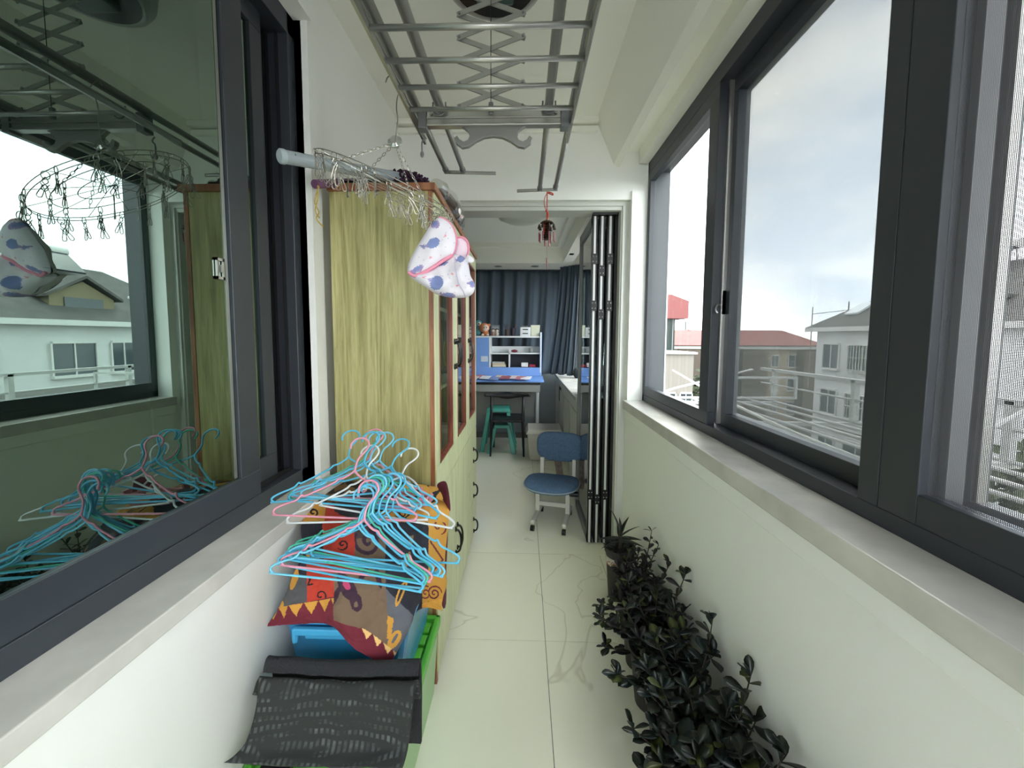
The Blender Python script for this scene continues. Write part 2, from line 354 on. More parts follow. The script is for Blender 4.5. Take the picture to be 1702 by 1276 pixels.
# ================================================================== FAR ROOM SHELL
fr = MB(); fr.box((-2.6, 6.25, 0), (1.2, 6.4, 3.0)); fr.box((-2.7, 2.86, 0), (-2.6, 6.4, 3.0)); fr.box((-2.6, 2.76, 0), (-.98, 2.86, 3))
struct(fr.build('wall_far', mat('grey_blue_wall', (150, 158, 158), .7)))
fw = MB(); fw.box((.80, 2.86, 0), (.95, 6.3, .95)); fw.box((.80, 2.86, 2.42), (.95, 6.3, 3.0)); fw.box((.80, 2.86, .95), (.95, 3.9, 2.42)); fw.box((.80, 5.95, .95), (.95, 6.3, 2.42))
struct(fw.build('wall_far_right', M['wall']))
ft = MB(); ft.box((-2.6, 2.86, 2.76), (.8, 6.25, 2.80)); ft.box((-2.6, 5.53, 2.50), (.8, 6.05, 2.76)); ft.box((.525, 2.86, 2.50), (.66, 5.53, 2.76)); ft.box((-2.6, 2.86, 2.50), (.525, 3.0, 2.76))
ft.box((-2.6, 5.45, 2.70), (.525, 5.53, 2.76)); ft.box((.45, 3.0, 2.70), (.525, 5.45, 2.76))
struct(ft.build('ceiling', M['ceil']))
w3 = MB(); w3.box((.80, 3.9, .95), (.86, 5.95, 1.01)); w3.box((.80, 3.9, 2.34), (.86, 5.95, 2.42)); 
for y in (3.9, 4.55, 5.2, 5.9): w3.box((.80, y, 1.01), (.86, y+.05, 2.34))
w3 = struct(w3.build('window_3', M['frame']))
for y in (3.95, 4.6, 5.25): MB().box((.828, y, 1.01), (.832, y+.60, 2.34)).build('pane', M['glass_far'], w3)

# ================================================================== FOLDING DOOR (door_1)
dr = struct(thing('door_1', None, None, (.57, 2.9, 0)))
fbm = mat('door_leaf_edge', (205, 207, 206), .35); blk = mat('door_gasket', (12, 13, 16), .5); dgl = glassmat('door_glass', (.35, .42, .42), .16, 1.0)
leafm = mat('door_leaf_grey', (120, 124, 124), .4)
for i, x in enumerate((.488, .538, .594)):
    s = MB(); y0, y1, z0, z1 = 2.84, 3.48, .01, 2.34
    for dx in (-.012,):
        s.box((x-.016, y0+.004, z0), (x+.016, y0+.05, z1)); s.box((x-.016, y1-.05, z0), (x+.016, y1, z1)); s.box((x-.016, y0, z0), (x+.016, y1, z0+.07)); s.box((x-.016, y0, z1-.07), (x+.016, y1, z1))
    lf = s.build('leaf', leafm, dr)
    MB().box((x-.007, y0-.003, z0), (x+.007, y0+.004, z1)).build('edge_strip', fbm, lf)
    g = MB(); g.box((x-.017, y0-.001, z0), (x-.008, y0+.004, z1)); g.box((x+.008, y0-.001, z0), (x+.017, y0+.004, z1)); g.build('gasket', blk, lf)
    MB().box((x-.004, y0+.045, .08), (x+.004, y1-.045, 2.27)).build('pane', dgl, lf)
    for z in ((2.04, 1.72, .37) if i != 1 else (1.96, 1.66, .335)):
        h = MB().box((x-.02, y0-.012, z-.035), (x+.02, y0-.002, z+.035)).build('hinge', blk, lf)
        sc = MB()
        for q in (-1, 1):
            for r in (-1, 1): sc.ball((x+q*.010, y0-.012, z+r*.018), (.0045, .003, .0045), 6, 4)
        sc.build('screws', M['alu'], h)
MB().box((.625, 2.835, 0), (.645, 2.90, 2.345)).build('jamb_gasket', blk, dr)
MB().box((.47, 2.80, 2.33), (.64, 2.86, 2.345)).build('top_track', blk, dr)

# ================================================================== WARDROBE
CXL, CXR, CY0, CY1, CZ = -.778, -.358, 1.625, 3.03, 2.075
wd = thing('wardrobe', 'tall pale-ash wardrobe with cherry trim and three glazed upper doors', 'wardrobe', (-.57, 2.33, 0))
MB().box((CXL, CY0, .04), (CXR-.022, CY0+.018, CZ)).build('side_panel', M['wood'], wd)
MB().box((CXL, CY1-.018, .04), (CXR-.022, CY1, CZ)).build('side_panel', M['wood'], wd)
MB().box((CXL-.005, CY0-.015, CZ), (CXR+.008, CY1+.01, CZ+.028)).build('top_board', M['cherry'], wd, .002)
MB().box((CXR-.024, CY0-.003, .0), (CXR-.006, CY0+.018, CZ)).build('edge_strip', M['cherry'], wd)
MB().box((CXL, CY0+.018, .04), (CXL+.01, CY1-.018, CZ)).build('back_panel', M['wood'], wd)
MB().box((CXL+.02, CY0+.02, .0), (CXR-.03, CY1-.02, .05)).build('plinth', mat('dark_plinth', (90, 75, 55), .6), wd)
for z in (.81, 1.25, 1.62): MB().box((CXL+.01, CY0+.018, z), (CXR-.03, CY1-.018, z+.018)).build('shelf', M['woodf'], wd)
redin = woodmat('door_frame_cherry', (110, 52, 38), (150, 82, 62), (20, 20, 2), .3)
wgl = glassmat('wardrobe_glass', (.75, .78, .74), .04, .9)
bmk = mat('black_handle', (14, 13, 14), .25)
def handle(par, y, z, h, out=.03, vert=True):
    s = MB(); x = CXR
    p = [(x, y, z-h/2), (x+out*.7, y, z-h*.42), (x+out, y, z-h*.2), (x+out*1.05, y, z), (x+out, y, z+h*.2), (x+out*.7, y, z+h*.42), (x, y, z+h/2)]
    s.tube(spline(p, 5), .006, 8); s.ball((x+.004, y, z-h/2), (.006, .010, .016), 8, 6); s.ball((x+.004, y, z+h/2), (.006, .010, .016), 8, 6)
    return s.build('handle', bmk, par, smooth=True)
dy = (CY1-CY0)/3
for k in range(3):
    y0, y1 = CY0+dy*k+.002, CY0+dy*(k+1)-.002; z0, z1 = .825, CZ-.005; a = .075; gz0, gz1 = .95, CZ-.09
    s = MB(); xa, xb = CXR-.018, CXR
    s.box((xa, y0, z0), (xb, y1, gz0)); s.box((xa, y0, gz1), (xb, y1, z1)); s.box((xa, y0, gz0), (xb, y0+a, gz1)); s.box((xa, y1-a, gz0), (xb, y1, gz1))
    d = s.build('door', M['woodf'], wd, .0015)
    q = MB(); e = .012
    q.box((xa-.004, y0+a, gz0), (xb+.002, y0+a+e, gz1)); q.box((xa-.004, y1-a-e, gz0), (xb+.002, y1-a, gz1)); q.box((xa-.004, y0+a, gz0), (xb+.002, y1-a, gz0+e)); q.box((xa-.004, y0+a, gz1-e), (xb+.002, y1-a, gz1))
    q.build('bead', redin, d)
    MB().box((xa+.002, y0+a+e, gz0+e), (xa+.006, y1-a-e, gz1-e)).build('pane', wgl, d)
    handle(d, (y1-.025) if k == 0 else (y0+.025), 1.41, .13)
for k in range(2):
    y0, y1 = CY0+dy*k+.002, CY0+dy*(k+1)-.002
    d = MB().box((CXR-.018, y0, .05), (CXR, y1, .82)).build('door', M['woodf'], wd, .0015)
    handle(d, (y1-.025) if k == 0 else (y0+.025), .41, .13)
for z0, z1 in ((.575, .82), (.31, .57), (.05, .305)):
    d = MB().box((CXR-.018, CY0+2*dy+.002, z0), (CXR, CY1-.002, z1)).build('drawer', M['woodf'], wd, .0015)
    handle(d, CY0+2.5*dy+.04, (z0+z1)/2-.05, .09)
# contents behind the first glazed door
ob = bx((-.62, 1.72, 1.268), (-.44, 1.98, 1.40), 'box', mat('cream_card', (190, 185, 165), .7)); tag(ob, 'pale card box seen behind the nearest wardrobe glass', 'box')
ob = MB().lathe([(.0, 0), (.05, 0), (.06, .06), (.045, .14), (.02, .17)], (-.46, 1.86, .968), 16).build('jar', mat('pale_ceramic', (205, 200, 195), .3), smooth=True); tag(ob, 'white rounded jar low behind the nearest wardrobe glass', 'jar')

# ================================================================== things on top of the wardrobe
TZ = CZ+.028
pm = mat('blue_grey_tube', (158, 168, 174), .4)
A = at(463, 258, 1.345); A = Vector((-.80, A.y, A.z)); A = at(464, 259, 1.315); Bp = at(640, 291, 1.66)
D = (Bp-A).normalized()
pt = thing('telescopic_tube', 'grey-blue plastic tube jutting from the wardrobe top towards the window', 'tube', A)
MB().cyl(A+D*.015, A+D*.62, .0215, 20).build('barrel', pm, pt, smooth=False)
MB().tube([A, A+D*.004, A+D*.016], [.019, .0235, .0235], 20).build('end_cap', mat('pale_cap', (176, 188, 192), .35), pt)
U = D.cross(Vector((0, 0, 1))).normalized()
hp = A+D*.055+Vector((.006, -.0205, .002))
MB().ball(hp, (.006, .003, .007), 10, 6).build('hole', M['black'], pt)
st = MB(); a = at(523, 306, 1.50); b = at(600, 302, 1.78); st.cyl(a, b, .016, 14)
stk = thing('rolled_mop_handle', 'purple stick handle on the wardrobe corner with a yellow loop', 'handle', a)
st.build('grip', mat('purple_foam', (118, 78, 110), .6), stk)
lp = MB(); lp.tube(spline([a+Vector((.012, 0, -.005)), at(528, 330, 1.50), at(524, 350, 1.495), at(531, 362, 1.49)], 8), .0022, 6); lp.tube(spline([a+Vector((.016, 0, -.01)), at(523, 335, 1.49), at(530, 352, 1.50), at(526, 363, 1.49), at(537, 377, 1.49)], 8), .0022, 6)
lp.build('elastic_loop', mat('yellow_elastic', (196, 165, 75), .7), stk)
# shag mop head
s = MB(); c = at(672, 290, 1.80)
rr = random.Random(3)
c.z = TZ+.045; core = MB().ball(c, (.105, .10, .045), 20, 10)
mh = thing('mop_head', 'dark purple shaggy microfibre mop head on the wardrobe top', 'mop', (c.x, c.y, TZ))
pur = mat('purple_microfibre', (66, 38, 62), .95)
core.build('pad', pur, mh, smooth=True)
for i in range(420):
    th = rr.uniform(0, 2*PI); ph = rr.uniform(.0, PI*.55)
    n = Vector((math.sin(ph)*math.cos(th), math.sin(ph)*math.sin(th), math.cos(ph)))
    p = Vector((c.x+n.x*.103, c.y+n.y*.098, c.z+n.z*.044)); q = p+n*.022+Vector((rr.uniform(-.006, .006), rr.uniform(-.006, .006), rr.uniform(-.006, .003)))
    s.tube([p, q], [.0055, .0045], 5)
tf = s.build('tufts', pur, mh); tf['kind'] = 'stuff'
s = MB(); a = at(612, 291, 1.72); a.z = TZ+.05; b = a+Vector((.09, .05, -.005)); s.tube([a, a+(b-a)*.3, a+(b-a)*.7, b], [.016, .022, .023, .014], 14)
tag(s.build('spray_bottle', mat('teal_plastic', (110, 165, 155), .4), smooth=True), 'teal plastic bottle lying behind the grey tube on the wardrobe', 'bottle')
s = MB(); s.box((-.74, 1.64, TZ), (-.45, 1.95, TZ+.022)); tag(s.build('folded_cloth', mat('black_cloth', (28, 28, 30), .9), bevel=.008), 'flat black folded cloth under the tube and mop head', 'cloth')
# brown shoes in clear bag on the front edge
bg_ = thing('bagged_slipper', 'brown shoe wrapped in clear plastic on the wardrobe front edge', 'shoe', (-.40, 2.1, TZ))
s = MB()
pp = [(-.385, 1.80, .03, .03, .03), (-.375, 1.90, .045, .04, .045), (-.37, 2.02, .05, .045, .05), (-.37, 2.16, .05, .04, .05), (-.375, 2.30, .045, .03, .04), (-.38, 2.36, .03, .015, .03)]
def loft(s, secs, n=18):
    vs = []
    for x, y, z, rx, rz in secs:
        for k in range(n): a = 2*PI*k/n; vs.append(Vector((x+rx*math.cos(a), y, TZ+z+rz*math.sin(a)*.95)))
    fs = [(i*n+k, i*n+(k+1) % n, (i+1)*n+(k+1) % n, (i+1)*n+k) for i in range(len(secs)-1) for k in range(n)]
    fs += [tuple(range(n)), tuple((len(secs)-1)*n+k for k in range(n))]
    return s.add(vs, fs)
loft(s, [(x, y, z, rx*.85, rz*.8) for x, y, z, rx, rz in pp]).build('shoe', mat('brown_fabric', (96, 80, 68), .9), bg_, smooth=True, sub=1)
s = MB(); secs = []
for i in range(14):
    t = i/13; y = 1.76+t*.66; r = (.028+.035*math.sin(PI*min(1, t*1.1)))*(1+.09*math.sin(i*2.3)); secs.append((-.378+.006*math.sin(i*1.7), y, .045, r, r))
loft(s, secs, 22).build('plastic_wrap', glassmat('clear_film', (.80, .80, .78), .12, 1.2, .12), bg_)

# ================================================================== CEILING AIRER
ZR = 2.25
ar = thing('ceiling_airer', 'aluminium scissor-lift clothes airer hanging from the balcony ceiling', 'clothes airer', (-.11, 1.2, ZR))
for x in (-.384, .163):
    s = MB().box((x-.004, -.1, ZR-.010), (x+.004, 1.60, ZR+.012)); s.box((x-.007, -.1, ZR+.010), (x+.007, 1.6, ZR+.014)); s.build('side_rail', M['alu'], ar)
for k in range(-8, 4):
    y = 1.027+.117*k
    if y > -.1: MB().cyl((-.381, y, ZR), (.160, y, ZR), .0075, 12).build('cross_bar', M['alu'], ar, smooth=True)
b = MB().box((-.345, 1.462, ZR-.01), (.125, 1.49, ZR+.042)); b.box((-.345, 1.455, ZR-.012), (.125, 1.462, ZR-.004)); b.box((-.345, 1.455, ZR+.012), (.125, 1.462, ZR+.018))
b = b.build('end_beam', M['alu'], ar, .002)
for x in (-.328, .108): MB().cyl((x, 1.452, ZR+.028), (x, 1.462, ZR+.028), .006, 10).build('screw', M['alud'], b)
MB().box((-.375, 1.455, ZR-.02), (-.345, 1.495, ZR+.045)).build('end_cap', M['gray'], ar, .003)
MB().box((.125, 1.455, ZR-.02), (.155, 1.495, ZR+.045)).build('end_cap', M['gray'], ar, .003)
# hook bracket
def hk(sg):
    pts = [at(820+sg*x, y, 1.475) for x, y in ((0, 209), (57, 209), (49, 213), (42, 219), (39, 226), (42, 233), (49, 236), (56, 232), (60, 226), (65, 230), (62, 239), (52, 246), (41, 244), (28, 235), (15, 229), (0, 227))]
    return [(p.x, p.z) for p in pts]
poly = hk(1)+hk(-1)[::-1][1:-1]
s = MB().prism(poly, 'y', 1.470, 1.488); s.build('hook_plate', mat('grey_cast', (150, 150, 146), .4, metal=.5), ar, .0015)
# scissor lift
cxs, ysc = -.113, 1.40; zs = [ZR+.02]
for k in range(7): zs.append(zs[-1]+.073)
sca = MB()
arm_mats = M['alud']
for k in range(7):
    z0, z1 = zs[k], zs[k+1]
    for sg, yo in ((1, 0), (-1, .006)):
        a = Vector((cxs-sg*.105, ysc+yo, z0)); b = Vector((cxs+sg*.105, ysc+yo, z1)); d = (b-a).normalized(); n = Vector((-d.z, 0, d.x))*.0075
        t = Vector((0, .002, 0)); a -= d*.008; b += d*.008
        MB().hexa([a-n-t, b-n-t, b-n+t, a-n+t], [a+n-t, b+n-t, b+n+t, a+n+t]).build('scissor_arm', arm_mats, ar)
    for x in (-.105, .105): MB().cyl((cxs+x, ysc-.006, z0), (cxs+x, ysc+.012, z0), .004, 8).build('rivet', M['gray'], ar)
MB().cyl((cxs, ysc-.008, ZR), (cxs, ysc-.008, 2.83), .0012, 5).build('lift_cord', M['black'], ar)
MB().box((cxs-.008, ysc-.012, ZR-.01), (cxs+.008, ysc+.0, ZR+.028)).build('cord_weight', M['gray'], ar, .003)
# motor housing on the ceiling
mo = MB().lathe([(.05, 2.90), (.19, 2.90), (.205, 2.84), (.20, 2.80), (.185, 2.775), (.165, 2.768), (.155, 2.772)], (cxs, 1.52, 0), 40, sx=1.0, sy=1.1)
mo = mo.build('motor_housing', M['alud'], ar, smooth=True)
MB().lathe([(.0, 2.79), (.157, 2.79), (.157, 2.766), (.0, 2.762)], (cxs, 1.52, 0), 40, sx=1.0, sy=1.1).build('motor_cover', mat('motor_black', (28, 24, 24), .2), mo)
MB().box((cxs-.07, 1.45, 2.735), (cxs+.07, 1.60, 2.764)).build('motor_lens', mat('smoked_lens', (70, 90, 88), .15), mo, .01)
# telescopic poles
clearp = mat('clear_plastic', (205, 205, 200), .15, trans=.6)
for i, (x, y1, z) in enumerate(((-.297, 2.0, 2.30), (-.379, 2.0, 2.30), (.083, 2.245, 2.30), (.166, 2.225, 2.30))):
    big = .015
    p = MB().cyl((x, -.2, z), (x, 1.47, z), big, 16).build('telescopic_pole', M['alud'], ar, smooth=True)
    q = MB().cyl((x, 1.47, z), (x, y1-.02, z), .0115, 16).build('inner_pole', M['alud'], p, smooth=True)
    MB().tube([(x, y1-.03, z), (x, y1-.025, z), (x, y1, z)], [.012, .0145, .0135], 16).build('pole_cap', M['gray'], p)
for a, b in (((-.39, 2.01, 2.30), (-.14, 2.03, 2.30)), ((-.04, 2.27, 2.30), (.18, 2.25, 2.30))):
    MB().tube([a, b], .008, 10).build('end_rod', clearp, ar, smooth=True)
s = MB().tube(spline([(-.372, 1.50, ZR-.02), (-.362, 1.50, ZR-.035), (-.372, 1.50, ZR-.05), (-.372, 1.50, ZR-.085)], 6), .003, 6); s.ball((-.372, 1.50, ZR-.09), (.007, .007, .012), 8, 6)
s.build('spring_hook', M['gray'], ar)
for x in (-.297, .083): MB().tube(spline([(x-.022, 1.447, ZR+.06), (x-.02, 1.447, ZR+.03), (x, 1.447, ZR+.018), (x+.02, 1.447, ZR+.03), (x+.022, 1.447, ZR+.06)], 5), .003, 6).build('pole_clip', M['gray'], ar)

# ================================================================== CLIP HANGER (sock dryer)
hb = at(655, 240, 1.28)
ch = thing('clip_drying_hanger', 'oval wire drying hanger with many steel clips hung from the airer', 'drying hanger', hb)
hk_ = MB().tube(spline([at(641, 137, 1.27), at(645, 128, 1.27), at(655, 125, 1.28), at(672, 142, 1.28), at(662, 158, 1.28), at(659, 178, 1.28), at(661, 200, 1.28), at(657, 235, 1.28)], 6), .0018, 6)
hk_.build('hook', M['steel'], ch)
dc = at(657, 237, 1.28)
MB().lathe([(.018, -.003), (.022, 0), (.022, .006), (.012, .012)], dc, 20, M=Matrix.Rotation(math.radians(70), 3, 'X')).build('swivel_disc', glassmat('clear_disc', (.8, .82, .82), .15, 1, .1), ch)
# ring plane
cen = at(643, 312, 1.27); cen.z = (at(540, 262, 1.27).z+at(745, 350, 1.27).z)/2
ax = (at(748, 352, 1.24)-at(536, 262, 1.30)); half = ax.length/2; ax.normalize(); ay = Vector((.08, 1, .0)); ay = (ay-ax*ay.dot(ax)).normalized()
cen = (at(748, 352, 1.24)+at(536, 262, 1.30))/2
nrm = ax.cross(ay)
def el(t, ra, rb, off=0): return cen+ax*(ra*math.cos(t))+ay*(rb*math.sin(t))+nrm*off
rings = []
for nm, ra, rb, off in (('outer_ring', half, .155, 0), ('outer_ring', half*.985, .150, -.012), ('inner_ring', half*.74, .095, 0), ('inner_ring', half*.42, .05, 0)):
    MB().tube([el(2*PI*k/64, ra, rb, off) for k in range(64)], .00125, 6, closed=True).build(nm, M['steel'], ch, smooth=True)
sp = MB()
for k in range(6):
    t = PI*k/6+.2; sp.tube([el(t, half, .155), el(t+PI, half, .155)], .0009, 5)
sp.build('spokes', M['steel'], ch)
for t in (.7, 2.4, 3.9, 5.5):
    e = el(t, half*.74, .095); s = MB(); nn = 14
    for i in range(nn):
        p = dc+(e-dc)*((i+.5)/nn); dd = (e-dc).normalized(); pr = (dd.orthogonal() if i % 2 else dd.cross(dd.orthogonal())).normalized()
        L = (e-dc).length/nn*.62
        s.tube([p+dd*L*math.cos(a)+pr*.0035*math.sin(a) for a in [2*PI*k/10 for k in range(10)]], .0009, 4, closed=True)
    s.build('chain', M['steel'], ch)
# one steel clip
s = MB()
for sg in (1, -1):
    s.tube(spline([(0, 0, -.005), (.004*sg, 0, -.014), (-.003*sg, 0, -.024), (-.010*sg, 0, -.043), (-.0035*sg, 0, -.045), (.0*sg, 0, -.030), (.006*sg, 0, -.018)], 4), .0008, 5)
s.tube([Vector((.006*math.cos(a), 0, -.002+.008*math.sin(a))) for a in [2*PI*k/12 for k in range(12)]], .0008, 5, closed=True)
s.tube([Vector((.0045*math.cos(a), 0, -.026+.006*math.sin(a))) for a in [2*PI*k/10 for k in range(10)]], .0008, 4, closed=True)
clipme = bpy.data.meshes.new('clip'); clipme.from_pydata([tuple(v*1.45) for v in s.v], [], s.f); clipme.materials.append(M['steel'])
rr = random.Random(12)
ang = [(2*PI*k/20+rr.uniform(-.1, .1), half, .155) for k in range(20)]+[(2*PI*k/9+.2, half*.74, .095) for k in range(9)]+[(1.2, half*.42, .05), (4.1, half*.42, .05), (3.0, half*.42, .05)]
for t, ra, rb in ang:
    p = el(t, ra, rb)-ORG[ch.name]-Vector((0, 0, .008))
    share(clipme, 'clip', ch, Matrix.Translation(p) @ Matrix.Rotation(rr.uniform(0, PI), 4, 'Z') @ Matrix.Rotation(rr.uniform(-.25, .25), 4, 'Y'))

# ================================================================== WHALE PRINT HAT
def inside_ell(u, v, cx, cy, rx, ry, rot=0):
    x, y = u-cx, v-cy; c, s = math.cos(rot), math.sin(rot); x, y = x*c+y*s, -x*s+y*c
    return (x/rx)**2+(y/ry)**2 < 1
WHB = lin((132, 146, 196)); WHL = lin((168, 150, 196)); WHW = lin((236, 232, 240)); WHP = lin((240, 160, 175)); WHD = lin((95, 95, 120))
whales = [(722, 372, 9, 7, .3), (720, 404, 11, 8, -.5), (695, 447, 10, 5, -.5), (726, 470, 11, 12, .3), (746, 491, 11, 5, .1), (766, 430, 7, 6, -.5), (785, 472, 5, 6, 0), (738, 438, 7, 3, -.4), (704, 410, 3, 4, 0)]
def hatcol(px, py):
    for i, (a, b, rx, ry, r) in enumerate(whales):
        if inside_ell(px, py, a, b, rx, ry, r): return WHB if inside_ell(px, py, a-1, b-1, rx*.7, ry*.6, r) or i % 2 else WHL
        if inside_ell(px, py, a-rx*1.15*math.cos(r), b-rx*1.15*math.sin(r)-1, 3, 2, r+.8): return WHL
        if inside_ell(px, py, a+rx*.5, b-2, .9, .9): return WHD
    for a, b in ((716, 428), (740, 392), (752, 455), (705, 460), (760, 475)):
        if inside_ell(px, py, a, b, 2.2, 2): return WHP
    n = mnoise.noise(Vector((px*.35, py*.35, 0)))
    return WHW if n < .55 else lin((205, 200, 215))
def puff(outline, Y, thick, name, parent, colf, m, fold=0, nr=16, nc=96, back=True):
    pts = [Vector((x, y, 0)) for x, y in outline]; pts = spline(pts, 8, True)
    n = len(pts); cx = sum(p.x for p in pts)/n; cy = sum(p.y for p in pts)/n
    mb = MB(); cols = []
    vs = []; px = []
    for side in ((-1, 1) if back else (-1,)):
        for i in range(nr+1):
            r = i/nr
            for p in pts:
                X, Yp = cx+(p.x-cx)*r, cy+(p.y-cy)*r
                h = thick*math.sqrt(max(0, 1-r**2.6))
                wr = fold*mnoise.noise(Vector((X*.045, Yp*.045, side*3.1)))*(1-r*.5)
                vs.append(at(X, Yp, Y+side*h+wr*side)); px.append((X, Yp))
    fs = []
    for si in range(2 if back else 1):
        o = si*(nr+1)*n
        for i in range(nr):
            for k in range(n):
                a, b, c, d = o+i*n+k, o+i*n+(k+1) % n, o+(i+1)*n+(k+1) % n, o+(i+1)*n+k
                fs.append((a, b, c, d)); q = [px[j] for j in (a, b, c, d)]
                cols.append(colf(sum(v[0] for v in q)/4, sum(v[1] for v in q)/4))
    mb.add(vs, fs)
    return mb.build(name, m, parent, smooth=True, cols=cols)
HY = 1.17
ht = thing('bucket_hat', 'white whale-print mesh hat with pink trim clipped to the wire hanger', 'hat', at(735, 495, HY))
brim = [(729, 361), (740, 364), (752, 376), (758, 392), (758, 408), (752, 424), (735, 434), (712, 449), (690, 458), (678, 452), (680, 436), (690, 415), (704, 392), (716, 374)]
crown = [(680, 456), (700, 452), (725, 442), (750, 424), (764, 424), (776, 432), (780, 446), (782, 458), (789, 472), (787, 486), (778, 493), (765, 495), (745, 494), (724, 488), (706, 476), (690, 466)]
flap = [(756, 396), (768, 394), (777, 402), (779, 416), (776, 426), (766, 434), (754, 430), (752, 412)]
tie = [(777, 424), (786, 428), (788, 434), (783, 437), (776, 434)]
puff(brim, HY, .028, 'brim', ht, hatcol, M['attrw'], .012)
puff(crown, HY+.015, .05, 'crown', ht, hatcol, M['attrw'], .03)
puff(flap, HY+.03, .016, 'back_brim', ht, lambda x, y: lin((236, 214, 226)), M['attrw'], .004)
puff(tie, HY+.0, .006, 'tie', ht, lambda x, y: WHW, M['attrw'], nr=4)
pk = mat('pink_binding', (232, 150, 172), .8)
def pipe(pl, Y, r, name, par): MB().tube(spline([at(x, y, Y) for x, y in pl], 6), r, 8).build(name, pk, par, smooth=True)
pipe([(729, 361), (740, 364), (752, 376), (758, 392), (758, 408), (752, 424)], HY-.004, .0028, 'binding', ht)
pipe([(679, 452), (690, 458), (712, 449), (735, 434), (752, 424)], HY-.012, .005, 'binding', ht)
pipe([(756, 396), (768, 394), (777, 402), (779, 416), (776, 426)], HY+.02, .003, 'binding', ht)
MB().tube(spline([at(756, 428, HY-.03), at(757, 445, HY-.045), at(762, 470, HY-.045), at(770, 484, HY-.03), at(774, 494, HY)], 6), .0016, 6).build('seam', mat('lilac_seam', (200, 192, 215), .8), ht)
share(clipme, 'clip', ch, Matrix.Translation(at(727, 353, HY)-ORG[ch.name]))

# ================================================================== WIND CHIME
wc = at(910, 318, 2.25)
wcx = wc.x
wi = thing('wind_chime', 'small red and bronze pagoda bell chime hanging above the doorway', 'wind chime', at(910, 450, 2.25))
redm = mat('red_cord', (190, 60, 45), .7); brz = mat('aged_bronze', (62, 50, 36), .45, metal=.5); rdm = mat('dark_red_tube', (130, 30, 52), .4)
s = MB().tube([at(909.5, 318, 2.25), at(909, 365, 2.25)], .0028, 6)
s.tube(spline([at(909, 322, 2.25), at(905, 330, 2.25), at(905, 342, 2.25), at(908, 350, 2.25)], 5), .0022, 6)
s.tube(spline([at(909, 320, 2.24), at(914, 322, 2.24), at(919, 324, 2.24), at(918, 321, 2.24), at(911, 319, 2.24)], 5), .003, 6)
s.ball(at(908, 350, 2.245), .006, 8, 6); s.tube(spline([at(908, 350, 2.25), at(911, 358, 2.25), at(906, 372, 2.24), at(903, 390, 2.24)], 5), .0045, 6); s.build('cord', redm, wi)
pc = at(909, 372, 2.25); s = MB(); prof = []
z = -.085
for k in range(8): prof += [(.016, z), (.023, z+.003), (.013, z+.009)]; z += .011
prof += [(.006, .005), (.002, .02)]
s.lathe(prof, pc, 12); s.build('pagoda', brz, wi)
MB().lathe([(.005, .004), (.034, .0), (.037, .004), (.02, .014), (.006, .018)], pc+Vector((0, 0, .002)), 8).build('canopy', brz, wi)
for k in range(8):
    a = 2*PI*k/8+.2; p = pc+Vector((.043*math.cos(a), .043*math.sin(a), -.004))
    b = MB().tube([pc+Vector((0, 0, .008)), p], .0015, 5).lathe([(.009, -.024), (.007, -.014), (.004, -.004), (.001, 0)], p, 10).build('bell', brz, wi)
    MB().cyl(p+Vector((0, 0, -.024)), p+Vector((0, 0, -.045)), .0006, 4).cyl(p+Vector((0, 0, -.045)), p+Vector((0, 0, -.092)), .0032, 6).build('tube', rdm, b)
for dx in (-.010, .012): MB().cyl(pc+Vector((dx, 0, -.085)), pc+Vector((dx, 0, -.12)), .003, 6).build('tube', rdm, wi)
MB().cyl(pc+Vector((0, 0, -.085)), at(909, 428, 2.25), .0007, 4).build('thread', redm, wi)
MB().tube([at(909, 428, 2.25), at(909, 434, 2.25), at(909, 449, 2.25)], [.002, .0035, .001], 6).build('tassel', rdm, wi)

exec_after = []
# ================================================================== GREEN BIN, BLUE BOX
grn = mat('green_plastic', (92, 186, 62), .35, noise=(.05, 6)); grt = mat('green_translucent_body', (160, 206, 140), .3, trans=.15)
gb = thing('storage_bin', 'large green-lidded storage bin on the floor under the blue box', 'storage bin', (-.55, 1.3, 0))
x0, x1, y0, y1, zt = -.757, -.342, .935, 1.605, .33
s = MB(); n_ = .025
def quad(x0, x1, y0, y1, z): return [(x0, y0, z), (x1, y0, z), (x1, y1, z), (x0, y1, z)]
s.hexa(quad(x0+n_, x1-n_, y0+n_, y1-n_, .0), quad(x0+.008, x1-.008, y0+.008, y1-.008, zt-.045))
s.build('body', grt, gb, .012)
s = MB(); s.hexa(quad(x0, x1, y0, y1, zt-.045), quad(x0, x1, y0, y1, zt-.02)); 
for a, b in (((x0, y0), (x1, y0+.022)), ((x0, y1-.022), (x1, y1)), ((x0, y0), (x0+.022, y1)), ((x1-.022, y0), (x1, y1))): s.box((*a, zt-.03), (*b, zt))
ld = s.build('lid', grn, gb, .006)
for k in range(9):
    yy = y0+.045+k*.067
    MB().box((x0+.03, yy, zt-.02), (x1-.03, yy+.05, zt-.009)).build('lid_rib', grn, ld, .004)
blu = mat('blue_translucent_plastic', (58, 150, 205), .25, trans=.25); blut = mat('blue_lid_plastic', (78, 176, 226), .3)
bb = thing('storage_box', 'blue translucent plastic box with clasp, half covered by patterned cloth', 'storage box', (-.55, 1.38, .33))
bx0, bx1, by0, by1, bt = -.745, -.335, 1.145, 1.585, .655
MB().hexa(quad(bx0+.045, bx1-.055, by0+.045, by1-.03, .322), quad(bx0+.012, bx1-.012, by0+.012, by1-.012, bt-.03)).build('body', blu, bb, .02)
MB().hexa(quad(bx0, bx1, by0, by1, bt-.035), quad(bx0+.004, bx1-.004, by0+.004, by1-.004, bt-.012)).build('rim', blut, bb, .008)
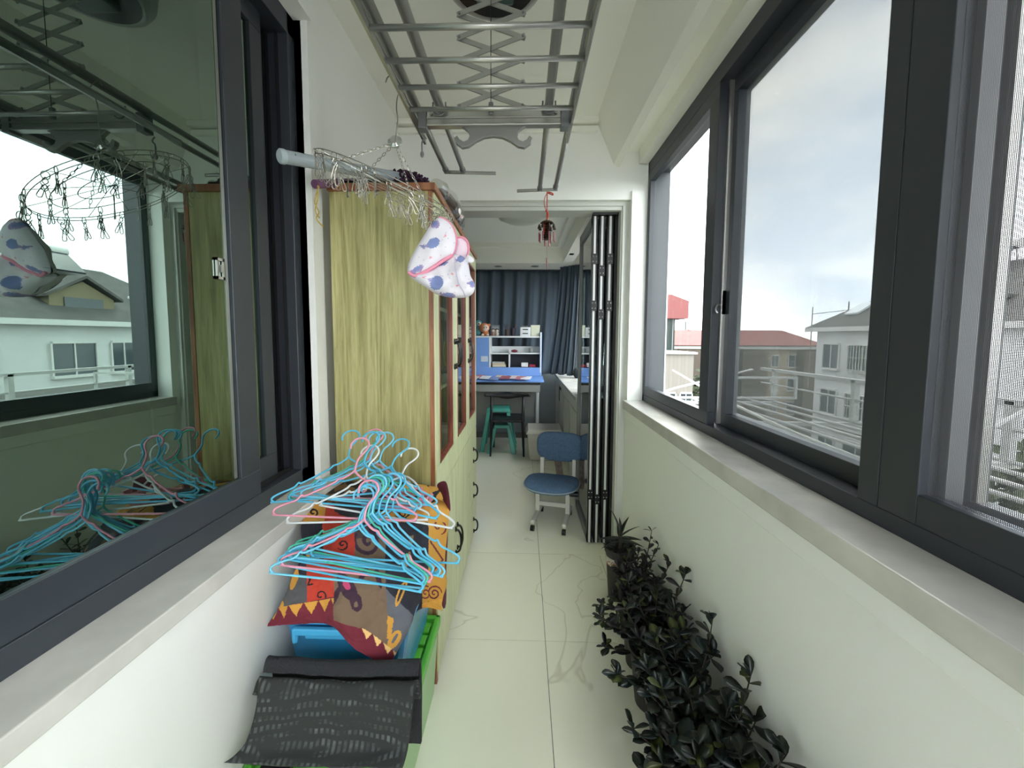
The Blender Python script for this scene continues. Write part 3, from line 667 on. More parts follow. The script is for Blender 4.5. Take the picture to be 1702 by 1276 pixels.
MB().hexa(quad(bx0+.01, bx1-.01, by0+.01, by1-.01, bt-.012), quad(bx0+.03, bx1-.03, by0+.03, by1-.03, bt+.008)).build('lid', blut, bb, .008)
s = MB().box((-.69, by0-.02, bt-.055), (-.46, by0-.004, bt-.033)); s.cyl((-.685, by0-.012, bt-.08), (-.685, by0-.012, bt-.035), .009, 10); s.box((-.66, by0-.006, bt-.075), (-.47, by0+.004, bt-.058))
s.build('clasp', blut, bb, .004)

# ================================================================== PATTERNED CLOTH
ORN = lin((206, 150, 62)); NAV = lin((38, 38, 50)); RED = lin((188, 58, 40)); TAU = lin((118, 96, 78)); PRP = lin((62, 38, 56)); MAR = lin((110, 30, 48)); GRY = lin((96, 98, 106)); GR2 = lin((80, 80, 84)); PNK = lin((196, 70, 110)); BLK = lin((24, 22, 28)); CRM = lin((232, 190, 120))
def seg(u, v, pts, wd):
    for (ax_, ay_), (bx_, by_) in zip(pts, pts[1:]):
        dx, dy = bx_-ax_, by_-ay_; L = dx*dx+dy*dy; t = max(0, min(1, ((u-ax_)*dx+(v-ay_)*dy)/L)) if L else 0
        if (u-ax_-t*dx)**2+(v-ay_-t*dy)**2 < wd*wd: return True
    return False
def spir(u, v, cx, cy, r, turns=1.4, wd=1.6, ph=0):
    dx, dy = u-cx, v-cy; d = math.hypot(dx, dy)
    if d > r: return False
    a = (math.atan2(dy, dx)+ph) % (2*PI)
    for k in range(3):
        rr_ = r*(a+2*PI*k)/(2*PI*turns)
        if abs(rr_-d) < wd and rr_ <= r: return True
    return False
def clothcol(x, y):      # flat print of the cloth, mapped over its unrolled face (photo-sized units)
    # hem
    hem = 1012+26*math.sin((x-440)/60) if x < 560 else 1034+(x-560)*.42
    if x < 556:
        if y > 1014-(x-440)*.02*10+0:
            t = (x-440) % 22/22
            if y < 1032-(x-440)*.16 and y > 1012-(x-440)*.16 and abs(t-.5) < .48*(1-(y-(1012-(x-440)*.16))/20): return ORN
            if y > 1010-(x-440)*.16: return MAR
    if 556 <= x < 600 and y > 1030+(x-556)*.3: return MAR
    if x >= 600:
        hy = 1042+(x-600)*.72
        if y > hy+14: return MAR
        if y > hy:
            t = (x-600) % 17/17
            return CRM if abs(t-.5) < .45*(1-(y-hy)/14) else MAR
    if y < 838:
        return BLK if mnoise.noise(Vector((x*.07, y*.09, 0))) > .12 else (lin((120, 86, 52)) if x < 600 else ORN)
    if y < 868:
        if 540 < x < 600: return RED
        if spir(x, y, 520, 852, 9) or spir(x, y, 665, 850, 12, wd=1.2) or seg(x, y, [(640, 860), (655, 845), (672, 862), (690, 846)], 1.2): return BLK
        return ORN
    if x > 712:
        if spir(x, y, 728, 875, 14, 1.2, 1.3) or spir(x, y, 722, 985, 13, 2, 1.3) or seg(x, y, [(715, 900), (735, 930), (718, 950)], 1.4): return MAR
        return ORN
    if x > 640 and y < 900+(x-640)*.1 and y < 890: return NAV
    if x < 510:
        if inside_ell(x, y, 492, 962, 6, 18, .2) or inside_ell(x, y, 484, 950, 5, 8, -.6) or inside_ell(x, y, 470, 1006, 4, 9, .4): return ORN
        return GR2 if y > 960 else NAV
    if x < 536 and y < 930: 
        return ORN if inside_ell(x, y, 520, 925, 10, 6, .3) else NAV
    if x < 556-(max(0, 940-y))*0:
        if spir(x, y, 531, 990, 12, 1.3, 1.4) or spir(x, y, 570, 906, 11, 1.4, 1.4) or seg(x, y, [(515, 958), (512, 972), (518, 970)], 1.3): return BLK
        return RED
    if x < 590 and y < 945:
        if spir(x, y, 571, 905, 10, 1.4, 1.4): return BLK
        return RED
    if x < 642:
        if inside_ell(x, y, 577, 972, 5, 9, -.4): return PNK
        if inside_ell(x, y, 592, 1000, 9, 16, -.2) and not inside_ell(x, y, 592, 1004, 3, 5): return PRP
        if inside_ell(x, y, 578, 975, 12, 26, -.5) or inside_ell(x, y, 556, 995, 6, 24, .5) or inside_ell(x, y, 603, 955, 4, 16, .5): return PRP
        if spir(x, y, 612, 900, 24, 1.6, 3.2) or inside_ell(x, y, 620, 880, 9, 9, 0) or inside_ell(x, y, 628, 960, 5, 18, -.3): return PRP
        return TAU if y > 895 else lin((78, 66, 66))
    if x < 700:
        if inside_ell(x, y, 636, 1036, 11, 24, -.5):
            return BLK if seg(x, y, [(628, 1022), (636, 1035), (640, 1058)], 1.1) or seg(x, y, [(640, 1030), (632, 1036)], 1) else ORN
        if seg(x, y, [(628, 1022), (650, 1030), (644, 1058), (630, 1052), (628, 1022)], 4): return ORN
        if inside_ell(x, y, 655, 1062, 9, 18, .6) and not inside_ell(x, y, 656, 1060, 3, 10, .6): return ORN
        if inside_ell(x, y, 667, 985, 5, 24, .35) and not inside_ell(x, y, 667, 985, 2, 17, .35): return ORN
        if inside_ell(x, y, 684, 890, 3, 22, .2) or inside_ell(x, y, 676, 930, 4, 14, .3): return lin((150, 120, 80))
        if y < 975+(x-640): return NAV
        return GRY
    if y > 950:
        if spir(x, y, 706, 985, 15, 2.2, 1.2): return MAR
        return ORN
    return NAV
# control rows: (px, py, distance)
rows = [
 [(512, 806, 1.60), (545, 803, 1.60), (590, 800, 1.60), (630, 800, 1.60), (670, 802, 1.60), (705, 806, 1.60), (738, 812, 1.58)],
 [(506, 826, 1.44), (545, 822, 1.43), (590, 820, 1.42), (630, 820, 1.42), (670, 823, 1.42), (708, 826, 1.43), (746, 838, 1.45)],
 [(504, 852, 1.33), (545, 850, 1.31), (590, 850, 1.30), (632, 852, 1.29), (672, 856, 1.30), (710, 860, 1.32), (745, 866, 1.40)],
 [(502, 884, 1.25), (542, 884, 1.22), (588, 886, 1.21), (632, 890, 1.21), (672, 893, 1.22), (709, 897, 1.26), (741, 900, 1.38)],
 [(506, 920, 1.20), (540, 922, 1.17), (586, 926, 1.15), (630, 930, 1.16), (668, 932, 1.17), (704, 935, 1.22), (738, 940, 1.36)],
 [(488, 958, 1.17), (528, 960, 1.13), (578, 966, 1.115), (626, 972, 1.12), (668, 972, 1.16), (706, 970, 1.24), (742, 968, 1.34)],
 [(476, 990, 1.14), (518, 994, 1.115), (566, 1006, 1.09), (620, 1010, 1.105), (676, 1004, 1.15), (705, 992, 1.26), (737, 990, 1.34)],
 [(458, 1016, 1.12), (508, 1022, 1.11), (556, 1038, 1.085), (614, 1056, 1.09), (680, 1040, 1.13), (694, 1006, 1.26), (735, 1004, 1.33)],
 [(438, 1042, 1.11), (496, 1036, 1.12), (550, 1040, 1.095), (606, 1076, 1.08), (662, 1084, 1.11), (692, 1016, 1.25), (736, 1014, 1.33)],
]
rows[-1][3] = (600, 1082, 1.08); rows[-1][4] = (648, 1100, 1.10)
CR = np.array([[list(at(*p)) for p in r] for r in rows]); PXC = np.array([[[p[0], p[1]] for p in r] for r in rows])
def surf(A, u, v):
    nr_, nc_ = A.shape[:2]; fu, fv = u*(nc_-1), v*(nr_-1); iu, iv = min(int(fu), nc_-2), min(int(fv), nr_-2); tu, tv = fu-iu, fv-iv
    q = []
    for k in range(-1, 3):
        r = A[min(max(iv+k, 0), nr_-1)]; g = [r[min(max(iu+m, 0), nc_-1)] for m in range(-1, 3)]
        q.append(cr3(*g, tu))
    return cr3(*q, tv)
NU, NV = 270, 270
vs = []; px = []
for j in range(NV+1):
    for i in range(NU+1):
        u, v = i/NU, j/NV; p = Vector(surf(CR, u, v)); c = surf(PXC, u, v)
        fold = .010*math.sin(u*21+2.2*math.sin(v*4))*min(1, v*1.3)+.007*mnoise.noise(Vector((u*9, v*7, 0)))+.0025*mnoise.noise(Vector((u*34, v*30, 3)))
        p.y -= fold; p.z += fold*.6
        vs.append(p); px.append((c[0], c[1]))
fs = []; cols = []
for j in range(NV):
    for i in range(NU):
        a = j*(NU+1)+i; f4 = (a, a+1, a+NU+2, a+NU+1); fs.append(f4)
        cols.append(clothcol(sum(px[k][0] for k in f4)/4, sum(px[k][1] for k in f4)/4))
cl = thing('patterned_cloth', 'batik-patterned red, orange and navy cloth bundle draped over the blue box', 'cloth', at(600, 1040, 1.2))
MB().add(vs, fs).build('drape', M['attr'], cl, smooth=True, cols=cols, solid=.003)
# maroon corner standing up and side flap
s = MB(); g = [[(722, 806, 1.46), (732, 799, 1.45), (741, 798, 1.44)], [(734, 818, 1.46), (742, 814, 1.43), (745, 806, 1.43)], [(738, 836, 1.45), (746, 838, 1.42), (750, 846, 1.43)], [(738, 850, 1.45), (743, 852, 1.43), (748, 850, 1.42)]]
vv = [at(*p) for r in g for p in r]; ff = [(r*3+c, r*3+c+1, r*3+c+4, r*3+c+3) for r in range(3) for c in range(2)]
s.add(vv, ff); s.build('corner', mat('maroon_hem', (88, 28, 44), .8), cl, solid=.003, sub=2, smooth=True)
s = MB(); g = [[(738, 868, 1.40), (746, 872, 1.46)], [(738, 910, 1.38), (744, 912, 1.44)], [(738, 950, 1.36), (741, 954, 1.42)], [(738, 985, 1.34), (743, 990, 1.40)], [(731, 1008, 1.34), (741, 1018, 1.38)]]
vv = [at(*p) for r in g for p in r]; ff = [(r*2, r*2+1, r*2+3, r*2+2) for r in range(4)]
s.add(vv, ff); s.build('side_hem', mat('maroon_hem_side', (92, 32, 46), .8), cl, solid=.003, sub=1, smooth=True)
s = MB().ball((-.54, 1.38, .79), (.20, .17, .155), 24, 14); s.build('stuffing', mat('stuffing_cloth', (50, 48, 55), .9), cl, smooth=True)

# ================================================================== BLACK MAT
mt = thing('door_mat', 'black ribbed rubber-backed mat curled over the green bin', 'mat', at(540, 1240, 1.0))
def matpiece(name, prof, xl, xr, m, th, nu=60):
    prof = spline([Vector((0, p[0], p[1])) for p in prof], 8); vs = []
    n = len(prof)
    for j, p in enumerate(prof):
        t = j/(n-1)
        a, b = xl(t), xr(t)
        for i in range(nu+1):
            u = i/nu; x = a+(b-a)*u
            vs.append(Vector((x, p.y+.006*math.sin(u*3)+.003*mnoise.noise(Vector((u*8, t*5, 1))), p.z-.012*math.sin(u*PI)+.004*mnoise.noise(Vector((u*6, t*4, 2))))))
    fs = [(j*(nu+1)+i, j*(nu+1)+i+1, (j+1)*(nu+1)+i+1, (j+1)*(nu+1)+i) for j in range(n-1) for i in range(nu)]
    return MB().add(vs, fs).build(name, m, mt, smooth=True, solid=th)
rub = mat('black_felt', (40, 42, 46), .95, bump=.6, bscale=220)
def dotmat():
    m = mat('dotted_mat_face', (42, 46, 45), .8); t = m.node_tree; b = t.nodes['Principled BSDF']
    tc = N(t, 'ShaderNodeTexCoord'); mp = N(t, 'ShaderNodeMapping'); mp.inputs['Scale'].default_value = (1, .72, .72); vo = N(t, 'ShaderNodeTexBrick')
    vo.offset = .5; vo.inputs['Scale'].default_value = 1; vo.inputs['Brick Width'].default_value = .0150; vo.inputs['Row Height'].default_value = .0135; vo.inputs['Mortar Size'].default_value = .0046; vo.inputs['Mortar Smooth'].default_value = .5
    vo.inputs['Color1'].default_value = (*lin((92, 97, 97)), 1); vo.inputs['Color2'].default_value = (*lin((60, 66, 66)), 1); vo.inputs['Mortar'].default_value = (*lin((36, 40, 40)), 1)
    cx_ = N(t, 'ShaderNodeSeparateXYZ'); cm = N(t, 'ShaderNodeCombineXYZ'); ad = N(t, 'ShaderNodeMath', operation='MULTIPLY_ADD'); ad.inputs[1].default_value = -1.0
    t.links.new(tc.outputs['Object'], cx_.inputs[0]); t.links.new(cx_.outputs['X'], cm.inputs['X']); t.links.new(cx_.outputs['Y'], ad.inputs[0]); t.links.new(cx_.outputs['Z'], ad.inputs[2]); t.links.new(ad.outputs[0], cm.inputs['Y'])
    t.links.new(cm.outputs[0], vo.inputs['Vector'])
    nz = N(t, 'ShaderNodeTexNoise'); nz.inputs['Scale'].default_value = 7
    rp = N(t, 'ShaderNodeValToRGB'); rp.color_ramp.elements[0].position = .40; rp.color_ramp.elements[1].position = .60
    mx = N(t, 'ShaderNodeMix', data_type='RGBA'); mx.inputs[6].default_value = (*lin((38, 42, 41)), 1)
    t.links.new(nz.outputs[0], rp.inputs[0]); t.links.new(rp.outputs[0], mx.inputs[0]); t.links.new(vo.outputs['Color'], mx.inputs[7]); t.links.new(mx.outputs[2], b.inputs['Base Color'])
    return m
o = MB().box((-.70, .955, .325), (-.62, 1.03, .347)).build('folded_bag', M['black'], bevel=.004); tag(o, 'small black folded bag on the green lid under the curled mat', 'bag')
dm = dotmat()
matpiece('back_fold', [(1.06, .34), (1.065, .42), (1.07, .50), (1.065, .575), (1.045, .595), (1.03, .57)], lambda t: -.715, lambda t: -.285, rub, .010)
matpiece('front_fold', [(1.035, .50), (1.03, .545), (1.018, .562), (1.0, .55), (.985, .515), (.972, .475), (.955, .437), (.932, .424), (.922, .420)],
         lambda t: -.752+(.045*math.sin(t*PI)), lambda t: -.278-.02*t, dm, .008)

# ================================================================== PLASTIC-COATED HANGERS
def hanger_mesh(name, W, m, r=.0032):
    h = W/2
    p = [(-.030, .0, .205), (-.032, 0, .222), (-.020, 0, .238), (0, 0, .243), (.018, 0, .236), (.026, 0, .218), (.018, 0, .198), (.006, 0, .182), (0, 0, .165), (0, 0, .138),
         (.010, 0, .126), (.030, 0, .112), (.045, 0, .108), (.060, 0, .094), (h*.62, 0, .055), (h*.68, 0, .056), (h*.74, 0, .040), (h*.9, 0, .026), (h, 0, .014), (h+.002, 0, .004), (h-.008, 0, -.003), (h-.03, 0, -.004)]
    q = [(-h+.03, 0, -.004), (-h+.008, 0, -.003), (-h-.002, 0, .004), (-h, 0, .014), (-h*.9, 0, .026), (-h*.74, 0, .040), (-h*.68, 0, .056), (-h*.62, 0, .055), (-.060, 0, .094), (-.045, 0, .108), (-.030, 0, .112), (-.010, 0, .126), (0, 0, .138)]
    s = MB().tube(spline(p+q, 4), r, 6)
    me = bpy.data.meshes.new(name); me.from_pydata([tuple(v) for v in s.v], [], s.f); me.materials.append(m); me.shade_smooth(); return me
HM = {'blue': mat('blue_coating', (92, 190, 226), .3), 'sky': mat('sky_coating', (120, 205, 235), .3), 'green': mat('green_coating', (82, 196, 170), .3), 'pink': mat('pink_coating', (232, 156, 178), .3), 'white': mat('white_coating', (225, 230, 232), .3)}
HME = {k: hanger_mesh('hanger_'+k, .425, m) for k, m in HM.items()}
def put(col, px, py, Y, tilt, yaw, roll, label, sc=1.0, group=None):
    o = bpy.data.objects.new('clothes_hanger', HME[col]); COL.objects.link(o)
    o.location = at(px, py, Y); o.scale = (sc, 1, 1)
    o.rotation_euler = (Matrix.Rotation(math.radians(yaw), 4, 'Z') @ Matrix.Rotation(math.radians(tilt), 4, 'X') @ Matrix.Rotation(math.radians(roll), 4, 'Y')).to_euler()
    tag(o, label, 'hanger', group); return o
cn = {'blue': 'blue', 'sky': 'light blue', 'green': 'green', 'pink': 'pink', 'white': 'white'}
# front pile: bar centres near (585,955), reclining against the cloth
NH = ['blue hanger fourth from the bottom of the near heap, right above the pink bar', 'blue hanger just behind the front green one in the near heap', 'light blue hanger in the middle of the near heap, between two blue ones', 'blue hanger in the upper half of the near heap behind the light blue one', 'light blue hanger second from the back of the near heap']
fp = [('sky', 576, 962, 1.035, 'bottom-most light blue hanger, front of the near heap on the cloth'), ('blue', 578, 957, 1.042, 'blue hanger just above the bottom one of the near heap'), ('pink', 590, 950, 1.05, 'pink hanger in the near heap, bar between blue ones'),
      ('blue', 584, 946, 1.058, None), ('green', 590, 941, 1.066, 'green hanger near the front of the near heap, on the cloth'), ('blue', 597, 938, 1.074, None), ('sky', 604, 936, 1.082, None), ('blue', 612, 934, 1.09, None),
      ('sky', 620, 930, 1.098, None), ('green', 600, 930, 1.106, 'green hanger deep at the back of the near heap'), ('blue', 640, 928, 1.112, 'blue hanger of the near heap sticking furthest right towards the wardrobe')]
rr = random.Random(21)
for i, (c, x, y, Y, lb) in enumerate(fp):
    put(c, x, y, Y, -24+rr.uniform(-5, 5), rr.uniform(-7, 7)-2, 3+rr.uniform(-2, 3), lb or NH.pop(0), 1, 'hangers in the near heap on the cloth')
FH = ['blue hanger just behind the front pink one in the far heap', 'light blue hanger in the middle of the far heap left of centre', 'light blue hanger of the far heap shifted right of its neighbours', 'blue hanger at the right end of the far heap beside the white one']
bp_ = [('pink', 572, 858, 1.14, 4, -34, 'pink hanger at the front of the far heap by the window sill'), ('white', 594, 864, 1.16, -2, -40, 'white hanger lowest in the far heap'),
       ('blue', 582, 838, 1.19, -2, -38, None), ('sky', 590, 832, 1.21, 3, -42, None), ('green', 585, 828, 1.23, -6, -44, 'green hanger in the far heap, hook beside the pink one'),
       ('blue', 570, 822, 1.24, -8, -46, 'blue hanger of the far heap reaching furthest left over the sill'), ('sky', 612, 830, 1.22, 8, -44, None), ('pink', 600, 826, 1.25, 6, -40, 'pink hanger at the back of the far heap, its hook up on the wardrobe side'),
       ('white', 640, 856, 1.17, 12, -50, 'white hanger of the far heap reaching furthest right'), ('blue', 620, 838, 1.2, 10, -48, None)]
for i, (c, x, y, Y, ro, ti, lb) in enumerate(bp_):
    put(c, x, y, Y, ti, rr.uniform(-9, 9), ro*.6+rr.uniform(-2, 2), lb or FH.pop(0), 1, 'hangers in the far heap against the wardrobe')
# pink clip frame among the hangers
s = MB(); pkm = mat('pink_plastic', (214, 140, 160), .4); c0 = at(655, 836, 1.36)
pf = thing('sock_rack', 'pink plastic clip frame buried under the far heap of hangers', 'drying rack', c0)
for k in range(4): MB().tube([c0+Vector((-.10+k*.02, -.05+k*.03, .01)), c0+Vector((.13, -.05+k*.03, .015))], .0035, 6).build('bar', pkm, pf)
s = MB().tube([c0+Vector((.13*math.cos(a), .07*math.sin(a), .012)) for a in [2*PI*k/24 for k in range(24)]], .005, 8, closed=True).build('frame', pkm, pf, smooth=True)
for k in range(7):
    a = 2*PI*k/7; p = c0+Vector((.13*math.cos(a), .07*math.sin(a), .012)); MB().hexa([p+Vector(v) for v in ((-.005, -.012, 0), (.005, -.012, 0), (.005, .012, 0), (-.005, .012, 0))], [p+Vector(v) for v in ((-.003, -.016, .022), (.003, -.016, .022), (.003, .016, .022), (-.003, .016, .022))]).build('peg', pkm, pf, .001)
s = MB().tube(spline([at(668, 800, 1.40), at(669, 793, 1.40), at(676, 792, 1.40), at(688, 800, 1.39), at(697, 812, 1.38)], 6), .0035, 8)
tag(s.build('white_hook', HM['white'], smooth=True), 'thick white curved hook standing right of the far hanger heap', 'hook')

# ================================================================== PLANTS
leafg = [mat('leaf_dark_green', (34, 42, 34), .38), mat('leaf_purple_green', (36, 30, 38), .4), mat('leaf_olive', (66, 76, 34), .4), mat('leaf_blue_green', (28, 42, 40), .38)]
def leaf_mesh(name, L, W, m, curl=.12, tip=1.0):
    n = 5; vs = []; fs = []
    prof = [(0, .12), (.25, .55), (.5, .9), (.72, 1.0), (.9, .62), (1.0, .02)] if tip == 1 else [(0, .7), (.25, 1.0), (.5, .8), (.72, .55), (.9, .25), (1.0, .02)]
    for t, wv in prof:
        z = -curl*L*t*t; vs += [(-W/2*wv, t*L, z+.10*W*wv), (0, t*L, z), (W/2*wv, t*L, z+.10*W*wv), (0, t*L, z-.06*W)]
    for i in range(n):
        a = i*4; b = a+4
        fs += [(a, a+1, b+1, b), (a+1, a+2, b+2, b+1), (a+3, a, b, b+3), (a+2, a+3, b+3, b+2)]
    me = bpy.data.meshes.new(name); me.from_pydata(vs, [], fs); me.materials.append(m); me.shade_smooth(); return me
LM = {k: leaf_mesh('leaf_%d' % k, 1, .52, leafg[k]) for k in range(4)}
LM['aloe'] = leaf_mesh('leaf_long', 1, .16, leafg[0], .25, 0); LM['thin'] = leaf_mesh('leaf_thin', 1, .30, leafg[1], .3)
potm = mat('dark_clay_pot', (44, 40, 42), .6); soil = mat('potting_soil', (38, 30, 24), 1); stemm = mat('plant_stem', (58, 48, 36), .7)
potw = mat('white_pot', (190, 188, 182), .5)
def leafat(par, key, p, d, L, rr, W=1):
    d = Vector(d).normalized(); up = Vector((rr.uniform(-.3, .3), rr.uniform(-.3, .3), 1)); x = d.cross(up); x = x.normalized() if x.length > .05 else Vector((1, 0, 0)); z = x.cross(d)
    Mx = Matrix(((x.x*L*W, d.x*L, z.x*L, p.x), (x.y*L*W, d.y*L, z.y*L, p.y), (x.z*L*W, d.z*L, z.z*L, p.z), (0, 0, 0, 1)))
    share(LM[key], 'leaf', par, Matrix.Translation(-ORG[par.name]) @ Mx)
def pot(par, c, r, h, m=potm):
    MB().lathe([(r*.72, 0), (r*.95, h*.9), (r*1.03, h*.91), (r*1.04, h), (r*.93, h), (r*.9, h*.93), (.0, h*.93)], c, 24).build('pot', m, par, smooth=False)
    MB().lathe([(.001, h*.93), (r*.9, h*.93), (r*.88, h*.95), (.001, h*.96)], c, 16).build('soil', soil, par)
def clampp(p): return Vector((min(p.x, .685), p.y, p.z))
def shrub(label, c, r, h, nst, top, keys, L, seed, spread=.14, extra=()):
    rr = random.Random(seed); par = thing('potted_shrub', label, 'potted plant', c, 'potted shrubs along the right wall')
    par.pop('group') if False else None
    pot(par, c, r, h); s = MB(); cnt = 0
    for k in range(nst+len(extra)):
        if k < nst:
            a = 2*PI*k/nst+rr.uniform(-.4, .4); rad = spread*math.sqrt(rr.uniform(.1, 1)); tipp = Vector((c[0]+rad*math.cos(a), c[1]+rad*1.1*math.sin(a), top*rr.uniform(.72, 1)+(.0)))
        else: tipp = Vector(extra[k-nst])
        tipp = clampp(tipp); b0 = Vector((c[0]+rr.uniform(-.03, .03), c[1]+rr.uniform(-.03, .03), h*.93)); mid = (b0+tipp)/2+Vector((rr.uniform(-.02, .02), rr.uniform(-.02, .02), -.02+.03*rr.random()))
        path = spline([b0, mid, tipp], 5); s.tube(path, [.004-.0025*i/len(path) for i in range(len(path))], 5)
        m = len(path)
        for i in range(3, m):
            p = path[i]; dd = (path[i]-path[i-1]).normalized()
            for sg in (0, PI):
                if rr.random() < .12: continue
                a = i*1.9+sg+rr.uniform(-.4, .4); o = Vector((math.cos(a), math.sin(a), 0)); d = o*.85+dd*.45+Vector((0, 0, rr.uniform(-.15, .35)))
                if p.x+d.x*L > .70: d.x = -abs(d.x)*.3
                kk = rr.choice(keys); kk = 2 if (i >= m-2 and rr.random() < .3) else kk
                leafat(par, kk, p, d, L*rr.uniform(.65, 1.1)*(1-.25*(i == m-1)), rr, rr.uniform(.8, 1.15)); cnt += 1
        for q in range(2):
            a = rr.uniform(0, 2*PI); leafat(par, rr.choice(keys), path[-1], Vector((math.cos(a)*.4, math.sin(a)*.4, .9)), L*rr.uniform(.5, .8), rr)
    s.build('stems', stemm, par)
    return par
# 1 small agave-like plant in a dark pot with writing
p1c = (.565, 2.25, 0)
p1 = thing('potted_aloe', 'spiky dark green aloe in a tall pot, farthest of the wall plants', 'potted plant', p1c)
pot(p1, p1c, .085, .30)
band = MB().lathe([(.080, .205), (.082, .25), (.080, .2505), (.079, .205)], p1c, 24).build('label_band', mat('label_white', (200, 195, 185), .6), p1)
rr = random.Random(5)
s = MB().tube([(.565, 2.25, .28), (.565, 2.25, .34), (.567, 2.25, .39)], [.012, .010, .008], 8); s.build('stems', stemm, p1)
for a, e, L, z in ((2.0, 1.25, .17, .37), (.9, 1.05, .12, .37), (.25, .7, .13, .36), (3.1, .15, .135, .35), (3.3, -.05, .12, .33), (0, .15, .13, .35), (-.15, .0, .14, .34), (5.0, .5, .10, .36), (4.2, .5, .10, .36), (1.6, .6, .10, .36), (1.2, 1.4, .09, .38)):
    leafat(p1, 'aloe', Vector((.565, 2.25, z-.005)), Vector((math.cos(a)*math.cos(e), math.sin(a)*math.cos(e)*.8, math.sin(e))), L*.95, rr, 1.8)
for k in range(150):
    a = rr.uniform(0, 2*PI); r0 = rr.uniform(.02, .085); p = Vector((.565+r0*math.cos(a), 2.25+r0*math.sin(a), .285+rr.uniform(0, .02))); leafat(p1, rr.choice([0, 2]) if rr.random() < .3 else 0, p, Vector((math.cos(a), math.sin(a), rr.uniform(.1, 1))), rr.uniform(.018, .03), rr)
fc = bpy.data.curves.new('lettering', 'FONT'); fc.body = 'COL'; fc.size = .034; fc.extrude = .0006; fo = bpy.data.objects.new('lettering', fc)
fc.materials.append(mat('red_print', (170, 60, 55), .7)); dg = bpy.context.evaluated_depsgraph_get(); COL.objects.link(fo); dg.update(); fme = bpy.data.meshes.new_from_object(fo.evaluated_get(dg)); bpy.data.objects.remove(fo); fo = bpy.data.objects.new('lettering', fme); COL.objects.link(fo); fo.parent = band
al = math.radians(238); bc = Vector((0, 0, 0))
fo.matrix_basis = Matrix.Translation(Vector((.0850*math.cos(al), .0850*math.sin(al), .211))) @ Matrix.Rotation(al+PI/2, 4, 'Z') @ Matrix.Rotation(PI/2, 4, 'X') @ Matrix.Translation((-.048, .004, 0)); ORG[fo.name] = Vector()
# 2 sprawling purple plant
shrub('sprawling fine-leaved dark purple plant right behind the aloe pot', (.60, 1.99, 0), .08, .24, 18, .35, ['thin', 'thin', 1], .055, 31, .105, [(.67, 2.03, .50), (.68, 1.95, .47), (.62, 2.08, .36)])
shrub('third plant from the doorway, low shrub with small purplish leaves', (.55, 1.77, 0), .09, .24, 17, .38, [1, 1, 0], .06, 32, .14, [(.36, 1.76, .28), (.35, 1.70, .24), (.68, 1.80, .46)])
shrub('fourth plant from the doorway, shrub with long stems leaning over the floor', (.54, 1.57, 0), .095, .24, 17, .41, [1, 0, 0], .065, 33, .15, [(.33, 1.62, .33), (.34, 1.55, .25), (.68, 1.62, .52)])
shrub('middle-row shrub with round dark blue-green leaves', (.54, 1.33, 0), .10, .24, 18, .42, [0, 3, 3], .068, 34, .16, [(.34, 1.36, .30), (.68, 1.38, .50)])
shrub('broad shrub with large glossy leaves and a few olive tips', (.54, 1.10, 0), .10, .24, 18, .42, [0, 3, 0], .072, 35, .16, [(.34, 1.14, .32), (.35, 1.05, .26), (.68, 1.14, .50)])
shrub('large-leaved shrub cut by the bottom edge of the view', (.54, .88, 0), .10, .24, 16, .40, [0, 3], .074, 36, .15, [(.35, .92, .30), (.66, .95, .46)])
shrub('nearest plant, leaf tips poking up alone beside the right wall', (.58, .62, 0), .10, .26, 8, .46, [0, 3], .075, 37, .08, [(.64, .69, .56), (.67, .66, .56), (.62, .66, .53)])

# ================================================================== BLUE SWIVEL CHAIR
cc = (.235, 3.15, 0)
bc_ = thing('study_chair', 'small blue fabric study chair on a white frame in front of the folding door', 'chair', cc)
fab = mat('blue_chenille', (82, 108, 140), .95, noise=(.18, 60), bump=.3, bscale=120); whm = mat('white_chair_frame', (212, 210, 204), .4)
def superell(cx, cy, rx, ry, n=40, p=3.0):
    o = []
    for k in range(n):
        a = 2*PI*k/n; c, s = math.cos(a), math.sin(a)
        o.append((cx+rx*math.copysign(abs(c)**(2/p), c), cy+ry*math.copysign(abs(s)**(2/p), s)))
    return o
sr = Matrix.Rotation(math.radians(-14), 4, 'Z')
def cl_(p): v = sr @ Vector(p); return v+Vector(cc)
s = MB(); n = 40; vs = []
lay = [(-.035, .90, .86), (-.03, .97, .95), (-.01, 1, 1), (.008, .97, .95), (.016, .85, .82), (.018, .4, .4)]
for z, a, b in lay:
    for x, y in superell(0, 0, .215*a, .20*b, n, 2.7): vs.append(cl_((x, y, .335+z+.012*(x/.2)**2)))
fs = [(i*n+k, i*n+(k+1) % n, (i+1)*n+(k+1) % n, (i+1)*n+k) for i in range(len(lay)-1) for k in range(n)]+[tuple(range(n-1, -1, -1)), tuple(5*n+k for k in range(n))]
s.add(vs, fs).build('seat', fab, bc_, smooth=True)
MB().tube([cl_((x, y, .335-.012+.012*(x/.2)**2)) for x, y in superell(0, 0, .218, .203, 48, 2.7)], .005, 6, closed=True).build('piping', mat('pale_piping', (150, 165, 175), .8), bc_)
s = MB(); vs = []
lay = [(.0, .86), (.006, .96), (.02, 1), (.036, .96), (.042, .86), (.044, .4)]
for y, a in lay:
    for x, z in superell(0, 0, .20*a, .128*a, n, 3.4): vs.append(cl_((x+.02, .235+y+.25*x*x, .565+z)))
s.add(vs, fs).build('backrest', fab, bc_, smooth=True)
s = MB(); s.box((-.14, .215, .30), (-.105, .235, .47)); s.box((.135, .215, .30), (.165, .235, .47)); s.box((-.14, -.02, .285), (-.105, .235, .31)); s.box((.135, -.02, .285), (.165, .235, .31))
s.v = [cl_(v) for v in s.v]; s.build('back_support', whm, bc_, .004)
